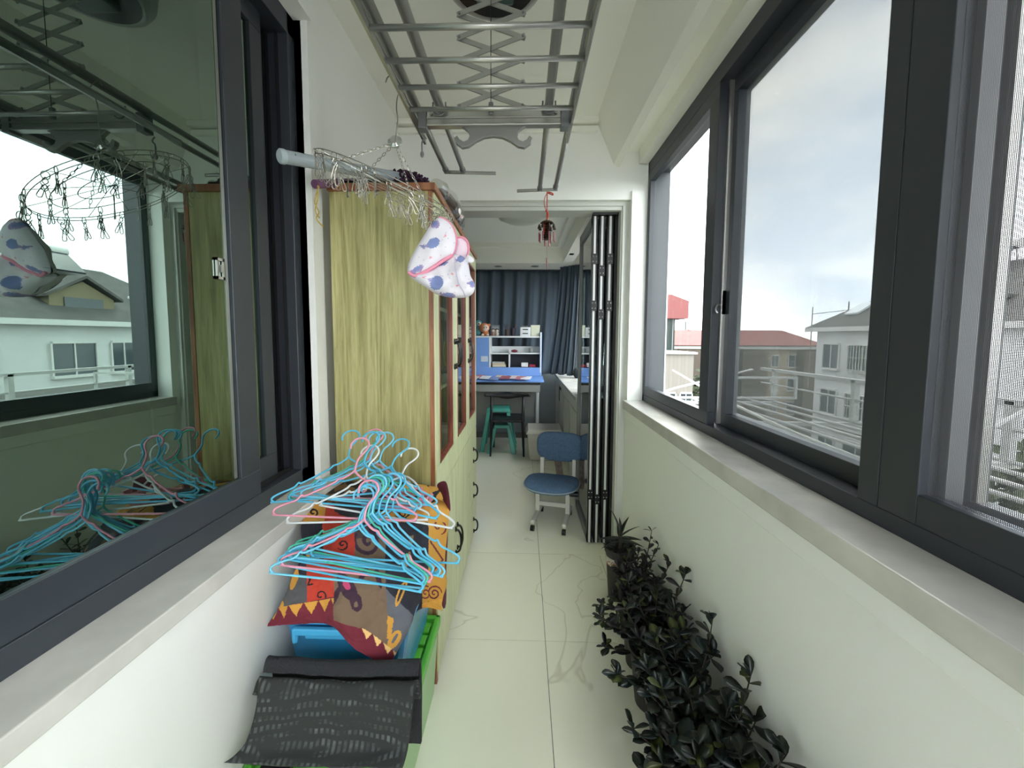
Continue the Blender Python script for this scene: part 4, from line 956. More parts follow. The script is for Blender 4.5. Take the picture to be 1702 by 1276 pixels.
for x in (-.12, .125):
    s = MB().box((x-.018, .02, .07), (x+.018, .05, .30)); s.v = [cl_(v) for v in s.v]; s.build('leg', whm, bc_, .004)
    s = MB().box((x-.018, -.17, .05), (x+.018, .21, .085)); s.v = [cl_(v) for v in s.v]; f_ = s.build('foot', whm, bc_, .012)
    for y in (-.165, .20): MB().cyl(cl_((x-.014, y, .022)), cl_((x+.014, y, .022)), .022, 14).build('caster', M['black'], f_)
s = MB().box((-.12, .022, .13), (.125, .046, .165)); s.v = [cl_(v) for v in s.v]; s.build('crossbar', whm, bc_, .003)
s = MB().cyl(cl_((.14, .03, .25)), cl_((.21, .03, .25)), .022, 14); s.build('height_knob', M['black'], bc_)

# ================================================================== WHITE LIDDED BIN
a = at(876, 766, 4.78); b = at(930, 766, 4.78)
wb = thing('lidded_bin', 'white plastic storage bin with lid standing on the far room floor', 'storage bin', ((a.x+b.x)/2, 4.95, 0))
wbm = mat('milky_plastic', (205, 203, 192), .45, trans=.1)
MB().hexa(quad(a.x+.03, b.x-.01, 4.80, 5.12, 0), quad(a.x, b.x+.02, 4.77, 5.17, .33)).build('body', wbm, wb, .02)
MB().hexa(quad(a.x-.02, b.x+.04, 4.745, 5.19, .33), quad(a.x+.01, b.x+.02, 4.78, 5.16, .385)).build('lid', wbm, wb, .01)
MB().box((a.x+.13, 4.735, .31), (a.x+.24, 4.75, .345)).build('latch', wbm, wb, .004)

# ================================================================== DESK WITH HUTCH
dk = thing('study_desk', 'blue and white study desk with shelf hutch against the curtained wall', 'desk', (-.25, 5.7, 0))
dbl = mat('desk_blue', (118, 158, 222), .45); dwh = mat('desk_white', (220, 224, 226), .45); dgy = mat('desk_grey_apron', (150, 152, 148), .5)
Y0 = 5.62; xl, xr = -.78, at(899, 600, Y0).x
def zz(y, Y=Y0): return at(850, y, Y).z
zt = zz(558.8)
MB().box((xl, Y0, zt-.018), (xr-.012, Y0+.26, zt+.004)).build('top_shelf', dwh, dk, .002)
MB().box((xr-.012, Y0-.01, zz(626)), (xr+.012, Y0+.26, zz(552))).build('side_panel', dbl, dk, .003)
MB().box((xr-.014, Y0-.016, zz(626)), (xr+.004, Y0-.008, zz(552))).build('side_trim', dwh, dk)
xd = at(814, 600, Y0).x
MB().box((xl, Y0, zz(611)), (xd-.012, Y0+.018, zt-.018)).build('cupboard_door', dbl, dk, .002)
MB().box((xd-.010, Y0-.002, zz(611)), (xd+.012, Y0+.26, zt-.018)).build('divider', dwh, dk)
MB().box((xd+.01, Y0+.22, zz(586)), (xr-.012, Y0+.235, zz(576))).build('back_rail', dwh, dk)
xm = at(846.5, 600, Y0).x
MB().box((xm-.01, Y0+.01, zz(611)), (xm+.01, Y0+.25, zz(580))).build('divider', dwh, dk)
MB().box((xm, Y0+.01, zz(588.2)), (xr-.012, Y0+.25, zz(586))).build('shelf', dwh, dk)
MB().box((xl, Y0+.01, zz(588.2)-.004), (xm, Y0+.25, zz(586)-.004)).build('shelf', dwh, dk)
MB().box((xl, Y0+.245, zz(611)), (xr-.012, Y0+.255, zz(587))).build('back_board', mat('dark_board', (44, 50, 62), .6), dk)
MB().hexa([(xl, Y0-.02, zz(624)), (xr, Y0-.02, zz(624)), (xr, Y0+.01, zz(624)), (xl, Y0+.01, zz(624))], [(xl, Y0-.01, zz(610.5)), (xr, Y0-.01, zz(610.5)), (xr, Y0+.01, zz(610.5)), (xl, Y0+.01, zz(610.5))]).build('apron', dbl, dk)
dz = zz(624)
Yf = 5.28; fz = at(850, 633, Yf).z
MB().hexa([(xl, Yf, fz-.02), (xr+.03, Yf, fz-.02), (xr+.03, Y0, dz-.02), (xl, Y0, dz-.02)], [(xl, Yf, fz), (xr+.03, Yf, fz), (xr+.03, Y0, dz), (xl, Y0, dz)]).build('tabletop', dbl, dk, .004)
def zf(y): return at(850, y, Yf+.04).z
MB().box((xl, Yf+.05, zf(640)), (xr-.02, Yf+.5, fz-.022)).build('gap_shade', M['black'], dk)  # black box stands in for the shade in the gap above the drawer
MB().box((xl, Yf+.03, zf(651)), (xr-.02, Yf+.45, zf(639.5))).build('drawer', dgy, dk, .003)
for y_ in (Yf+.08, Yf+.42): MB().box((xr-.065, y_, .03), (xr-.03, y_+.035, zf(651))).build('leg', dwh, dk, .003)
MB().box((xr-.085, Yf-.0, 0), (xr-.02, Yf+.52, .03)).build('foot', dwh, dk, .004)
MB().box((xl, Yf+.46, .35), (xr-.08, Yf+.475, .80)).build('modesty_panel', dgy, dk)
MB().box((at(798.5, 0, Y0).x, Y0-.004, zz(601)), (at(811, 0, Y0).x, Y0, zz(592))).build('sticker', mat('sticker_grey', (205, 212, 225), .6), dk)
# desk papers and books
rr = random.Random(9)
pcols = [(220, 205, 205), (190, 120, 130), (225, 225, 230), (120, 140, 190), (230, 200, 170), (160, 90, 100)]
for k in range(9):
    x = xl+.10+k*.09+rr.uniform(-.02, .02); t = .35+rr.uniform(-.2, .3); y = Yf+.34*t; z = fz+(dz-fz)*t
    o = MB().hexa([(x-.07, y-.10, z+.002+.002*k), (x+.06, y-.13, z+.001+.002*k), (x+.09, y+.03, z+.026+.002*k), (x-.04, y+.06, z+.026+.002*k)], [(x-.07, y-.10, z+.006+.002*k), (x+.06, y-.13, z+.005+.002*k), (x+.09, y+.03, z+.030+.002*k), (x-.04, y+.06, z+.030+.002*k)]).build('paper_stack', mat('paper_%d' % k, pcols[k % 6], .7))
    tag(o, ['pale pinkish', 'dusty rose', 'white', 'blue', 'tan', 'plum', 'second pale pinkish', 'second dusty rose', 'right-hand white'][k]+' loose papers lying on the study desk top', 'papers', 'papers spread on the desk top')
for k, (px_, h, c) in enumerate(((832, .03, (225, 220, 205)), (832, .055, (215, 195, 160)), (832, .075, (190, 190, 180)))):
    x = at(px_, 0, Y0+.1).x; o = MB().box((x-.10, Y0+.03, zz(610)+h-.028), (x+.09-.01*k, Y0+.2, zz(610)+h-.006)).build('book', mat('book_%d' % k, c, .7)); tag(o, ['lowest cream book lying in the left cubby of the desk hutch', 'tan book, middle of the pile in the desk hutch', 'grey book on top of the pile in the desk hutch'][k], 'book')
o = MB().lathe([(.02, 0), (.045, .01), (.045, .03), (.015, .04)], at(855, 585.5, Y0+.1), 14).build('pouch', mat('dark_red_pouch', (110, 30, 45), .7)); tag(o, 'dark red pouch on the right hutch shelf', 'pouch')
for px_, nm, lb, c, w_, h_ in ((883, 'cup', 'grey mug on the right end of the hutch shelf', (150, 152, 150), .03, .06),):
    o = MB().lathe([(w_*.8, 0), (w_, .01), (w_, h_), (w_*.8, h_), (w_*.75, .01), (.001, .01)], at(px_, 585.5, Y0+.1), 16).build(nm, mat(nm+'_grey', c, .4)); tag(o, lb, nm)
o = MB().box((at(870, 0, Y0+.1).x, Y0+.05, zz(610)), (at(882, 0, Y0+.1).x, Y0+.15, zz(603))).build('tissue_box', mat('tissue_white', (225, 225, 225), .7), bevel=.006); tag(o, 'small white box low in the right hutch cubby', 'box')
o = MB().box((at(884, 0, Y0+.1).x, Y0+.05, zz(610)), (at(895, 0, Y0+.1).x, Y0+.15, zz(606))).build('pencil_case', mat('red_case', (170, 50, 75), .6), bevel=.006); tag(o, 'red pencil case low in the right hutch cubby', 'pencil case')
# items on top of the hutch
ztp = zt+.004
def topx(px_): return at(px_, 556, Y0+.12).x
pt_ = thing('plush_toy', 'orange plush toy with a round pale face sitting on the hutch', 'plush toy', (topx(807), Y0+.12, ztp))
org_ = mat('orange_plush', (206, 128, 84), .95); pal = mat('pale_plush', (228, 204, 190), .9)
x, y = topx(805), Y0+.12
MB().ball((x, y, ztp+.115), (.075, .06, .07), 20, 12).build('head', org_, pt_, smooth=True)
MB().ball((x+.018, y-.035, ztp+.112), (.048, .035, .05), 16, 10).build('face', pal, pt_, smooth=True)
s = MB(); 
for q in (-.0, .036): s.ball((x+.002+q, y-.069, ztp+.118), (.007, .005, .010), 8, 6)
s.build('eyes', M['black'], pt_)
MB().ball((x+.02, y, ztp+.04), (.045, .04, .05), 16, 10).build('body', org_, pt_, smooth=True)
for q in (-.02, .05): MB().ball((x+q, y-.04, ztp+.017), (.02, .03, .017), 10, 6).build('leg', pal, pt_, smooth=True)
for q in (-.07, .065): MB().ball((x+q, y+.01, ztp+.155), (.022, .012, .024), 10, 6).build('ear', org_, pt_, smooth=True)
tt = thing('plush_toy', 'teal plush toy half hidden behind the wardrobe edge on the hutch', 'plush toy', (topx(794), Y0+.14, ztp))
tm = mat('teal_plush', (84, 140, 146), .95); x, y = topx(794), Y0+.16
MB().ball((x, y, ztp+.17), (.06, .05, .055), 16, 10).build('head', tm, tt, smooth=True); MB().ball((x+.02, y-.045, ztp+.172), (.024, .012, .026), 12, 8).build('eye', pal, tt, smooth=True); MB().ball((x+.022, y-.056, ztp+.172), (.010, .006, .012), 10, 6).build('pupil', M['black'], tt)
MB().lathe([(.055, 0), (.06, .05), (.04, .12), (.03, .14)], (x, y, ztp), 16).build('body', tm, tt, smooth=True)
pfr = thing('photo_frame', 'small grey picture frame behind the figurines on the hutch', 'picture frame', (topx(823), Y0+.16, ztp))
MB().box((topx(816), Y0+.17, ztp), (topx(830), Y0+.185, ztp+.155)).build('frame', mat('frame_grey', (120, 124, 130), .5), pfr, .004); MB().box((topx(818), Y0+.166, ztp+.02), (topx(828), Y0+.17, ztp+.135)).build('picture', mat('picture_grey', (150, 158, 168), .5), pfr)
for px_, c, lb in ((820, (170, 130, 120), 'small pinkish figurine in front of the grey picture frame'), (826, (190, 180, 170), 'small white and dark figurine beside the pinkish one')):
    f_ = thing('figurine', lb, 'figurine', (topx(px_), Y0+.08, ztp)); m_ = mat('figurine_%d' % px_, c, .7)
    MB().lathe([(.02, 0), (.028, .03), (.015, .06)], (topx(px_), Y0+.08, ztp), 12).build('body', m_, f_, smooth=True); MB().ball((topx(px_), Y0+.08, ztp+.072), .024, 12, 8).build('head', mat('figurine_head_%d' % px_, (210, 195, 185), .7), f_, smooth=True)
    MB().ball((topx(px_), Y0+.088, ztp+.085), (.026, .024, .02), 10, 6).build('hair', mat('figurine_hair_%d' % px_, (60, 44, 44), .8), f_, smooth=True)
for px_, hh, c, lb in ((843, .09, (70, 55, 50), 'brown pen pot full of pencils on the hutch'), (853, .11, (50, 40, 55), 'dark purple pen pot with brushes on the hutch')):
    f_ = thing('pen_pot', lb, 'pen pot', (topx(px_), Y0+.1, ztp)); MB().lathe([(.03, 0), (.034, hh), (.03, hh), (.027, .01), (.001, .01)], (topx(px_), Y0+.1, ztp), 14).build('cup', mat('pen_pot_%d' % px_, c, .6), f_)
    for k in range(6):
        a = rr.uniform(0, 6.28); MB().cyl((topx(px_)+.008*math.cos(a), Y0+.1+.008*math.sin(a), ztp+.02), (topx(px_)+.04*math.cos(a), Y0+.1+.03*math.sin(a), ztp+hh+rr.uniform(.05, .09)), .0035, 6).build('pencil', mat('pencil_%d_%d' % (px_, k), rr.choice([(60, 50, 60), (120, 90, 70), (90, 40, 60), (50, 60, 80)]), .5), f_)
db_ = thing('drawer_box', 'white mini drawer box with two drawers on the hutch', 'drawer box', (topx(873), Y0+.12, ztp))
x0_, x1_ = topx(864.5), topx(881.5); MB().box((x0_, Y0+.04, ztp), (x1_, Y0+.18, ztp+.125)).build('body', dwh, db_, .004)
for k in range(2): d_ = MB().box((x0_+.008, Y0+.034, ztp+.012+k*.056), (x1_-.008, Y0+.04, ztp+.062+k*.056)).build('drawer', dwh, db_, .002); MB().box((x0_+.035, Y0+.03, ztp+.03+k*.056), (x1_-.035, Y0+.035, ztp+.044+k*.056)).build('slot', M['black'], d_)
for k in range(4): MB().cyl((x0_+.03+k*.022, Y0+.08, ztp+.125), (x0_+.03+k*.022, Y0+.08, ztp+.148), .007, 8).build('peg', M['gray'], db_)
o = MB().hexa(quad(topx(882.5), topx(896), Y0+.05, Y0+.17, ztp), quad(topx(881.8), topx(897), Y0+.04, Y0+.18, ztp+.155)).build('basket', mat('ivory_basket', (214, 216, 196), .5), bevel=.005); tag(o, 'ivory plastic basket at the right end of the hutch top', 'basket')

# ================================================================== BLACK CHAIR, TEAL STOOLS
kc = (at(843, 745, 5.0).x, 5.05, 0); bch = thing('dining_chair', 'black chair with curved top rail in front of the desk', 'chair', kc); x, y = kc[0], kc[1]
blm = mat('black_painted_wood', (24, 24, 27), .4)
zt_ = at(843, 658, 4.9).z
top = spline([(x-.28, y-.12, zt_+.005), (x-.15, y-.06, zt_-.005), (x, y-.03, zt_-.01), (x+.15, y-.06, zt_-.005), (x+.28, y-.12, zt_+.005)], 8); nn = len(top)
MB().tube(top, [.016+.026*math.exp(-((i/(nn-1)-.5)/.2)**2) for i in range(nn)], 10).build('backrest', blm, bch, smooth=True)
for sg in (-1, 1):
    MB().tube([(x+sg*.21, y-.10, 0), (x+sg*.195, y-.09, .44), (x+sg*.20, y-.08, zt_)], [.012, .02, .013], 10).build('leg', blm, bch, smooth=True)
    MB().tube([(x+sg*.20, y+.32, 0), (x+sg*.19, y+.30, .43)], [.012, .018], 10).build('leg', blm, bch, smooth=True)
    MB().cyl((x+sg*.2, y-.09, .2), (x+sg*.19, y+.31, .2), .009, 8).build('stretcher', blm, bch)
MB().box((x-.22, y-.1, .43), (x+.22, y+.34, .47)).build('seat', blm, bch, .015)
tea = mat('teal_stool_plastic', (70, 165, 150), .4)
for k, (dx, dy_, hh, lb) in enumerate(((.0, .14, .56, 'tall teal plastic stool pushed under the desk behind the black chair'), (.05, .02, .36, 'low teal plastic stool beneath the black chair'))):
    sx_, sy_ = at(828, 730, 5.2).x+dx, 5.22+dy_; t_ = thing('plastic_stool', lb, 'stool', (sx_, sy_, 0)); w_ = .16 if k == 0 else .11
    MB().hexa(quad(sx_-w_, sx_+w_, sy_-w_, sy_+w_, hh-.05), quad(sx_-w_*.92, sx_+w_*.92, sy_-w_*.92, sy_+w_*.92, hh)).build('seat', tea, t_, .012)
    for a in (-1, 1):
        for b in (-1, 1):
            c = Vector((sx_+a*w_*.8, sy_+b*w_*.8, hh-.04)); d = Vector((sx_+a*(w_+.05), sy_+b*(w_+.05), 0)); q = .03
            MB().hexa([d+Vector((-q, -q, 0)), d+Vector((q, -q, 0)), d+Vector((q, q, 0)), d+Vector((-q, q, 0))], [c+Vector((-q*.8, -q*.8, 0)), c+Vector((q*.8, -q*.8, 0)), c+Vector((q*.8, q*.8, 0)), c+Vector((-q*.8, q*.8, 0))]).build('leg', tea, t_, .006)
# ================================================================== COUNTER under the far window
ct = thing('window_counter', 'white cupboard run with stone top under the far room window', 'cabinet', (.65, 4.8, 0))
cwm = mat('cupboard_cream', (196, 196, 188), .5)
MB().box((.475, 3.6, .92), (.80, 6.1, .955)).build('worktop', M['stone'], ct, .004)
MB().box((.495, 3.62, .84), (.79, 6.08, .92)).build('top_rail', cwm, ct)
MB().box((.50, 3.62, .0), (.79, 5.25, .84)).build('cupboard', cwm, ct)
for y_ in (3.9, 4.5, 5.1): MB().box((.492, y_-.25, .06), (.5, y_+.25, .80)).build('door', cwm, ct, .003)
MB().box((.50, 6.02, 0), (.79, 6.08, .84)).build('end_panel', cwm, ct)
MB().box((.50, 5.62, .36), (.79, 6.0, .38)).build('shelf', cwm, ct)
s = MB().box((.52, 5.70, .58), (.56, 5.80, .80)); 
og_ = tag(s.build('hanging_bag', mat('dark_print_bag', (52, 54, 50), .8, noise=(.6, 30)), bevel=.01), 'dark patterned pouch hanging in the counter recess', 'bag')
fp_ = MB().hexa([(.36, 3.9, 0), (.43, 3.9, 0), (.43, 3.93, 0), (.36, 3.93, 0)], [(.29, 4.02, .45), (.36, 4.02, .45), (.36, 4.05, .45), (.29, 4.05, .45)]).build('leaning_board', mat('printed_board', (130, 115, 108), .6, noise=(.5, 40))); tag(fp_, 'narrow printed board leaning behind the blue chair', 'board')

# ================================================================== CURTAINS
cum = mat('blue_grey_curtain', (70, 82, 94), .85, sheen=.2, bump=.15, bscale=60)
def curtain(name, pts_top, pts_bot, ztop, zbot_f, amp, waves, label, grp=None, nx=260, nz=24):
    vs = []
    for j in range(nz+1):
        v = j/nz
        for i in range(nx+1):
            u = i/nx; a = Vector(pts_top[0]).lerp(Vector(pts_top[1]), u); b = Vector(pts_bot[0]).lerp(Vector(pts_bot[1]), u); p = a.lerp(b, v**1.5)
            d = (a-Vector(pts_top[0])); n_ = Vector((pts_top[1][1]-pts_top[0][1], -(pts_top[1][0]-pts_top[0][0]), 0)).normalized()
            ww = amp*(.6+.4*v)*(math.sin(2*PI*waves*u+1.2*math.sin(u*9))+.3*math.sin(2*PI*waves*2.3*u+v*.6)); p = p+n_*ww
            vs.append(Vector((p.x, p.y, ztop+(zbot_f(u)-ztop)*v)))
    fs = [(j*(nx+1)+i, j*(nx+1)+i+1, (j+1)*(nx+1)+i+1, (j+1)*(nx+1)+i) for j in range(nz) for i in range(nx)]
    return tag(MB().add(vs, fs).build(name, cum, smooth=True, solid=.003), label, 'curtain', grp)
curtain('curtain', ((-2.5, 6.13, 0), (.56, 6.13, 0)), ((-2.5, 6.13, 0), (.47, 6.11, 0)), 2.50, lambda u: .94, .035, 14, 'dark blue-grey curtain drawn across the whole far wall')
curtain('curtain', ((.53, 5.85, 0), (.77, 5.62, 0)), ((.35, 5.75, 0), (.68, 5.42, 0)), 2.55, lambda u: .985+.01*math.sin(u*20), .03, 5, 'lit blue-grey curtain gathered at the far corner, flaring over the counter', nx=120)
curtain('curtain', ((.72, 4.05, 0), (.78, 3.75, 0)), ((.575, 4.0, 0), (.70, 3.65, 0)), 2.50, lambda u: .80, .02, 3, 'dark curtain edge hanging beside the folding door glass', nx=60)
o = MB().box((.55, 4.9, 2.50), (.60, 5.0, 2.56)).build('curtain_bracket', M['gray']); tag(o, 'grey curtain rail bracket at the top of the gathered curtain', 'bracket')
tag(MB().ball((.72, 5.4, 1.02), (.05, .07, .07), 14, 10).build('dark_plush', mat('dark_plush_fabric', (44, 50, 52), .95), smooth=True), 'dark round plush at the window end of the counter', 'plush toy')
# ceiling lamp and downlights
lp_ = thing('ceiling_lamp', 'shallow round white ceiling lamp in the far room', 'ceiling lamp', (at(851, 366, 4.2).x, 4.1, 2.64))
MB().lathe([(.001, -.09), (.16, -.085), (.24, -.05), (.25, -.01), (.25, 0)], (at(868, 366, 4.2).x, 4.2, 2.76), 36).build('shade', mat('opal_shade', (215, 216, 205), .35), lp_, smooth=True)
for px_, sd_ in ((828, 'left'), (889, 'right')):
    d_ = thing('downlight', 'round recessed downlight, %s one of the pair in the far soffit' % sd_, 'downlight', at(px_, 442, 5.8)-Vector((0, 0, .0)))
    p = at(px_, 442, 5.78); MB().lathe([(.055, -.004), (.055, .001), (.0, .001)], (p.x, 5.78, 2.5), 20).build('ring', M['alud'], d_); MB().lathe([(.04, -.005), (.0, -.006)], (p.x, 5.78, 2.5), 16).build('lens', M['gray'], d_)
# wall hook of the airer crank etc.
# ================================================================== OUTSIDE
GZ = -9.5
struct(MB().box((-60, -80, GZ-.2), (160, 160, GZ)).build('ground', mat('street_ground', (84, 82, 76), .9, noise=(.3, .3))))
whp = mat('white_painted_steel', (176, 176, 174), .4)
rk = thing('balcony_rack', 'white steel drying rack jutting out beneath the outer window', 'rack', (1.6, 1.6, .80))
for k in range(9): x = 1.10+k*.20; MB().cyl((x, -1.5, .82), (x, 4.6, .82), .0125, 8).build('bar', whp, rk)
for k in range(6): y = -.9+k*1.05; MB().box((1.0, y, .785), (2.75, y+.04, .815)).build('crossbeam', whp, rk); MB().box((2.68, y, .815), (2.72, y+.04, 1.16)).build('post', whp, rk)
MB().box((2.68, -1.5, 1.14), (2.72, 4.6, 1.17)).build('top_rail', whp, rk); MB().cyl((2.70, -1.5, 1.0), (2.70, 4.6, 1.0), .010, 8).build('rail', whp, rk)
for y in (1.3, 3.9): MB().tube([(1.05, y, .86), (1.6, y+.35, .97), (2.7, y+.9, 1.13)], .012, 8).build('strut', whp, rk)
s = MB()
for a_, b_ in (((2.0, 4.0, .90), (2.7, 4.02, .92)), ((2.0, 4.0, 1.10), (2.7, 4.02, 1.12)), ((2.0, 4.0, .92), (2.02, 4.02, 1.10)), ((2.68, 4.0, .92), (2.70, 4.02, 1.10))): s.box(a_, b_)
s.build('rack_frame', whp, rk)
MB().cyl((1.0, 4.58, .82), (2.75, 4.58, .82), .015, 8).build('end_bar', whp, rk)
s = MB(); rp = [Vector((1.35, -.2, 1.02)), Vector((1.45, 2.2, 1.0)), Vector((1.7, 4.6, 1.13))]; s.tube(spline(rp, 20), .010, 8)
tag(s.build('rope', mat('white_rope', (228, 226, 218), .8), smooth=True), 'thick white rope stretched above the balcony rack', 'rope')

tilr = mat('red_roof_tiles', (120, 62, 58), .8, noise=(.18, .9, (1, 1, 3))); tilg = mat('grey_roof_tiles', (78, 76, 74), .85, noise=(.25, 1.2, (1, 1, 4)))
bwal = mat('white_render', (190, 190, 190), .85, noise=(.06, .5)); bbei = mat('beige_render', (152, 138, 118), .85, noise=(.08, .4)); wfr = mat('white_window_frame', (190, 190, 187), .6)
bgl = mat('house_window_glass', (62, 70, 76), .12); cmp_ = mat('concrete_band', (120, 118, 114), .8)
def roof_slats(mb, *a): pass
def win(par, p, ux, w, h, grille=False):      # p centre on facade, ux direction along facade, outward normal n
    ux = Vector(ux).normalized(); n = Vector((ux.y, -ux.x, 0)); n = n if n.dot(Vector((0, 1.5, 0))-p) > 0 else -n; up = Vector((0, 0, 1))
    def bxo(mb, u0, u1, z0, z1, d0, d1):
        q = lambda u, d, z: p+ux*u+n*d+up*z
        return mb.hexa([q(u0, d0, z0), q(u1, d0, z0), q(u1, d1, z0), q(u0, d1, z0)], [q(u0, d0, z1), q(u1, d0, z1), q(u1, d1, z1), q(u0, d1, z1)])
    s = MB(); bxo(s, -w/2, w/2, h/2, h/2+.12, 0, .14); bxo(s, -w/2-.1, w/2+.1, -h/2-.14, -h/2, 0, .22); bxo(s, -w/2-.08, -w/2, -h/2, h/2, 0, .12); bxo(s, w/2, w/2+.08, -h/2, h/2, 0, .12); bxo(s, -.03, .03, -h/2, h/2, 0, .09)
    f_ = s.build('window', wfr, par); s = MB(); bxo(s, -w/2, w/2, -h/2, h/2, -.05, .05); s.build('pane', bgl, f_)
    if grille:
        s = MB(); k = -w/2
        while k <= w/2: bxo(s, k-.015, k+.015, -h/2, h/2, .25, .28); k += .22
        for z in (-h/2, 0, h/2): bxo(s, -w/2, w/2, z-.02, z+.02, .12, .3)
        s.build('grille', wfr, f_)
# house A: white, grey hipped roof with dormers
hA = thing('house', 'white house with steep grey tiled roof and dormers right outside', 'house', (22, 20, GZ))
XA, eA, y0A, y1A = 20.0, 2.05, 3.0, 28.0
MB().box((XA, y0A, GZ), (XA+9, y1A, eA)).build('walls', bwal, hA)
MB().box((XA-.5, y0A-.4, eA-.1), (XA+9.4, y1A+.5, eA+.16)).build('eaves', wfr, hA)
zr = 5.4
MB().hexa([(XA-.5, y0A-.4, eA+.16), (XA+9.4, y0A-.4, eA+.16), (XA+9.4, y1A+.5, eA+.16), (XA-.5, y1A+.5, eA+.16)], [(XA+4.3, y0A+3, zr), (XA+4.7, y0A+3, zr), (XA+4.7, y1A-3.6, zr), (XA+4.3, y1A-3.6, zr)]).build('roof', tilg, hA)
for z in (-1.05, -4.3): MB().box((XA-.12, y0A, z-.12), (XA, y1A, z+.1)).build('band', cmp_, hA)
for zc, gr in ((.35, 1), (-2.6, 1), (-5.6, 0)):
    for y in (26.6, 24.2, 21.2, 18.8, 15.2, 12.4, 9.0, 6.2): win(hA, Vector((XA, y, zc)), (0, 1, 0), (1.9 if y in (24.2, 18.8, 12.4) else 1.3), 1.5, gr and y in (24.2, 12.4))
for yc in (19.9, 11.0):
    d = MB().prism([(yc-1.5, eA+.75), (yc+1.5, eA+.75), (yc+1.5, eA+1.35), (yc, eA+2.15), (yc-1.5, eA+1.35)], 'x', XA+.55, XA+3.6); d = d.build('dormer', mat('ochre_dormer', (120, 110, 86), .8), hA)
    MB().hexa([(XA+.3, yc-1.8, eA+1.25), (XA+.3, yc, eA+2.3), (XA+4, yc, eA+2.3), (XA+4, yc-1.8, eA+1.25)], [(XA+.3, yc-1.8, eA+1.4), (XA+.3, yc, eA+2.45), (XA+4, yc, eA+2.45), (XA+4, yc-1.8, eA+1.4)]).build('dormer_roof', tilg, d)
    MB().hexa([(XA+.3, yc+1.8, eA+1.25), (XA+.3, yc, eA+2.3), (XA+4, yc, eA+2.3), (XA+4, yc+1.8, eA+1.25)], [(XA+.3, yc+1.8, eA+1.4), (XA+.3, yc, eA+2.45), (XA+4, yc, eA+2.45), (XA+4, yc+1.8, eA+1.4)]).build('dormer_roof', tilg, d)
    MB().box((XA+.5, yc-.9, eA+.8), (XA+.56, yc+.9, eA+1.3)).build('dormer_window', bgl, d)
for y in (26.0, 23.8): MB().hexa([(XA+.6, y-.5, eA+.95), (XA+.6, y+.5, eA+.95), (XA+1.7, y+.5, eA+1.65), (XA+1.7, y-.5, eA+1.65)], [(XA+.55, y-.5, eA+1.05), (XA+.55, y+.5, eA+1.05), (XA+1.65, y+.5, eA+1.75), (XA+1.65, y-.5, eA+1.75)]).build('skylight', mat('skylight_glass', (205, 212, 216), .2), hA)
for i, y in enumerate((21.4, 18.3, 16.3, 8.5)):
    t_ = thing('solar_heater', ['solar water heater furthest along the grey roof', 'second farthest solar water heater on the grey roof', 'third farthest solar water heater on the grey roof', 'nearest solar water heater on the grey roof, set apart'][i], 'solar heater', (XA+3.6, y, zr-.5), 'solar heaters on the grey roof')
    MB().hexa([(XA+2.9, y-.8, zr-.5), (XA+2.9, y+.8, zr-.5), (XA+4.0, y+.8, zr+.6), (XA+4.0, y-.8, zr+.6)], [(XA+2.84, y-.8, zr-.42), (XA+2.84, y+.8, zr-.42), (XA+3.94, y+.8, zr+.68), (XA+3.94, y-.8, zr+.68)]).build('collector', mat('collector_%d' % i, (48, 52, 60), .2), t_)
    MB().cyl((XA+4.1, y-.9, zr+.75), (XA+4.1, y+.9, zr+.75), .24, 14).build('tank', wfr, t_)
    for q in (-.7, .7): MB().cyl((XA+4.2, y+q, zr-.4), (XA+4.1, y+q, zr+.6), .03, 6).build('leg', M['gray'], t_)
an = thing('aerial_mast', 'thin metal aerial mast standing at the end of the grey roof', 'aerial', (19.8, 29.2, eA))
s = at(1351, 510, 29.0); MB().cyl((s.x, 29, -2), (s.x, 29, s.z+.0), .04, 6).build('mast', M['gray'], an); MB().cyl((s.x, 29, s.z-.5), (s.x+2.2, 27.5, s.z-.2), .025, 6).build('cross_arm', M['gray'], an); MB().cyl((s.x+1.6, 27.9, 1.9), (s.x+1.6, 27.9, s.z+.3), .04, 6).build('mast', M['gray'], an)
# house B: long beige block with red roof
hB = thing('apartment_block', 'long beige apartment block with red tiled roof in the distance', 'building', (30, 56, GZ))
yB = 50.0; xb0, xb1 = 14.0, 36.0; eB = at(1280, 574, yB).z; rB = at(1280, 549, yB+5).z
MB().box((xb0, yB, GZ), (xb1, yB+10, eB)).build('walls', bbei, hB)
MB().hexa([(xb0-.6, yB-.8, eB), (xb1+.6, yB-.8, eB), (xb1+.6, yB+10.8, eB), (xb0-.6, yB+10.8, eB)], [(xb0+1.5, yB+4.8, rB), (xb1-1.5, yB+4.8, rB), (xb1-1.5, yB+5.2, rB), (xb0+1.5, yB+5.2, rB)]).build('roof', tilr, hB)
MB().box((xb0-.4, yB-.5, eB-.45), (xb1+.4, yB, eB-.1)).build('eaves_band', wfr, hB)
for q in range(5):
    for k in range(3): win(hB, Vector((xb0+2+q*4.3, yB, eB-1.9-k*2.9)), (1, 0, 0), 1.5, 1.4); win(hB, Vector((xb0+3.9+q*4.3, yB, eB-1.9-k*2.9)), (1, 0, 0), .8, 1.3)
for q in range(3): MB().box((xb0+5.0+q*7.2, yB-1.4, GZ), (xb0+8.0+q*7.2, yB, eB-.6)).build('bay', mat('bay_brown_%d' % q, (84, 74, 64), .85), hB)
for q in range(4): MB().box((xb0+1+q*6, yB-.35, eB-4.2), (xb0+1.9+q*6, yB-.05, eB-3.6)).build('air_conditioner', wfr, hB)
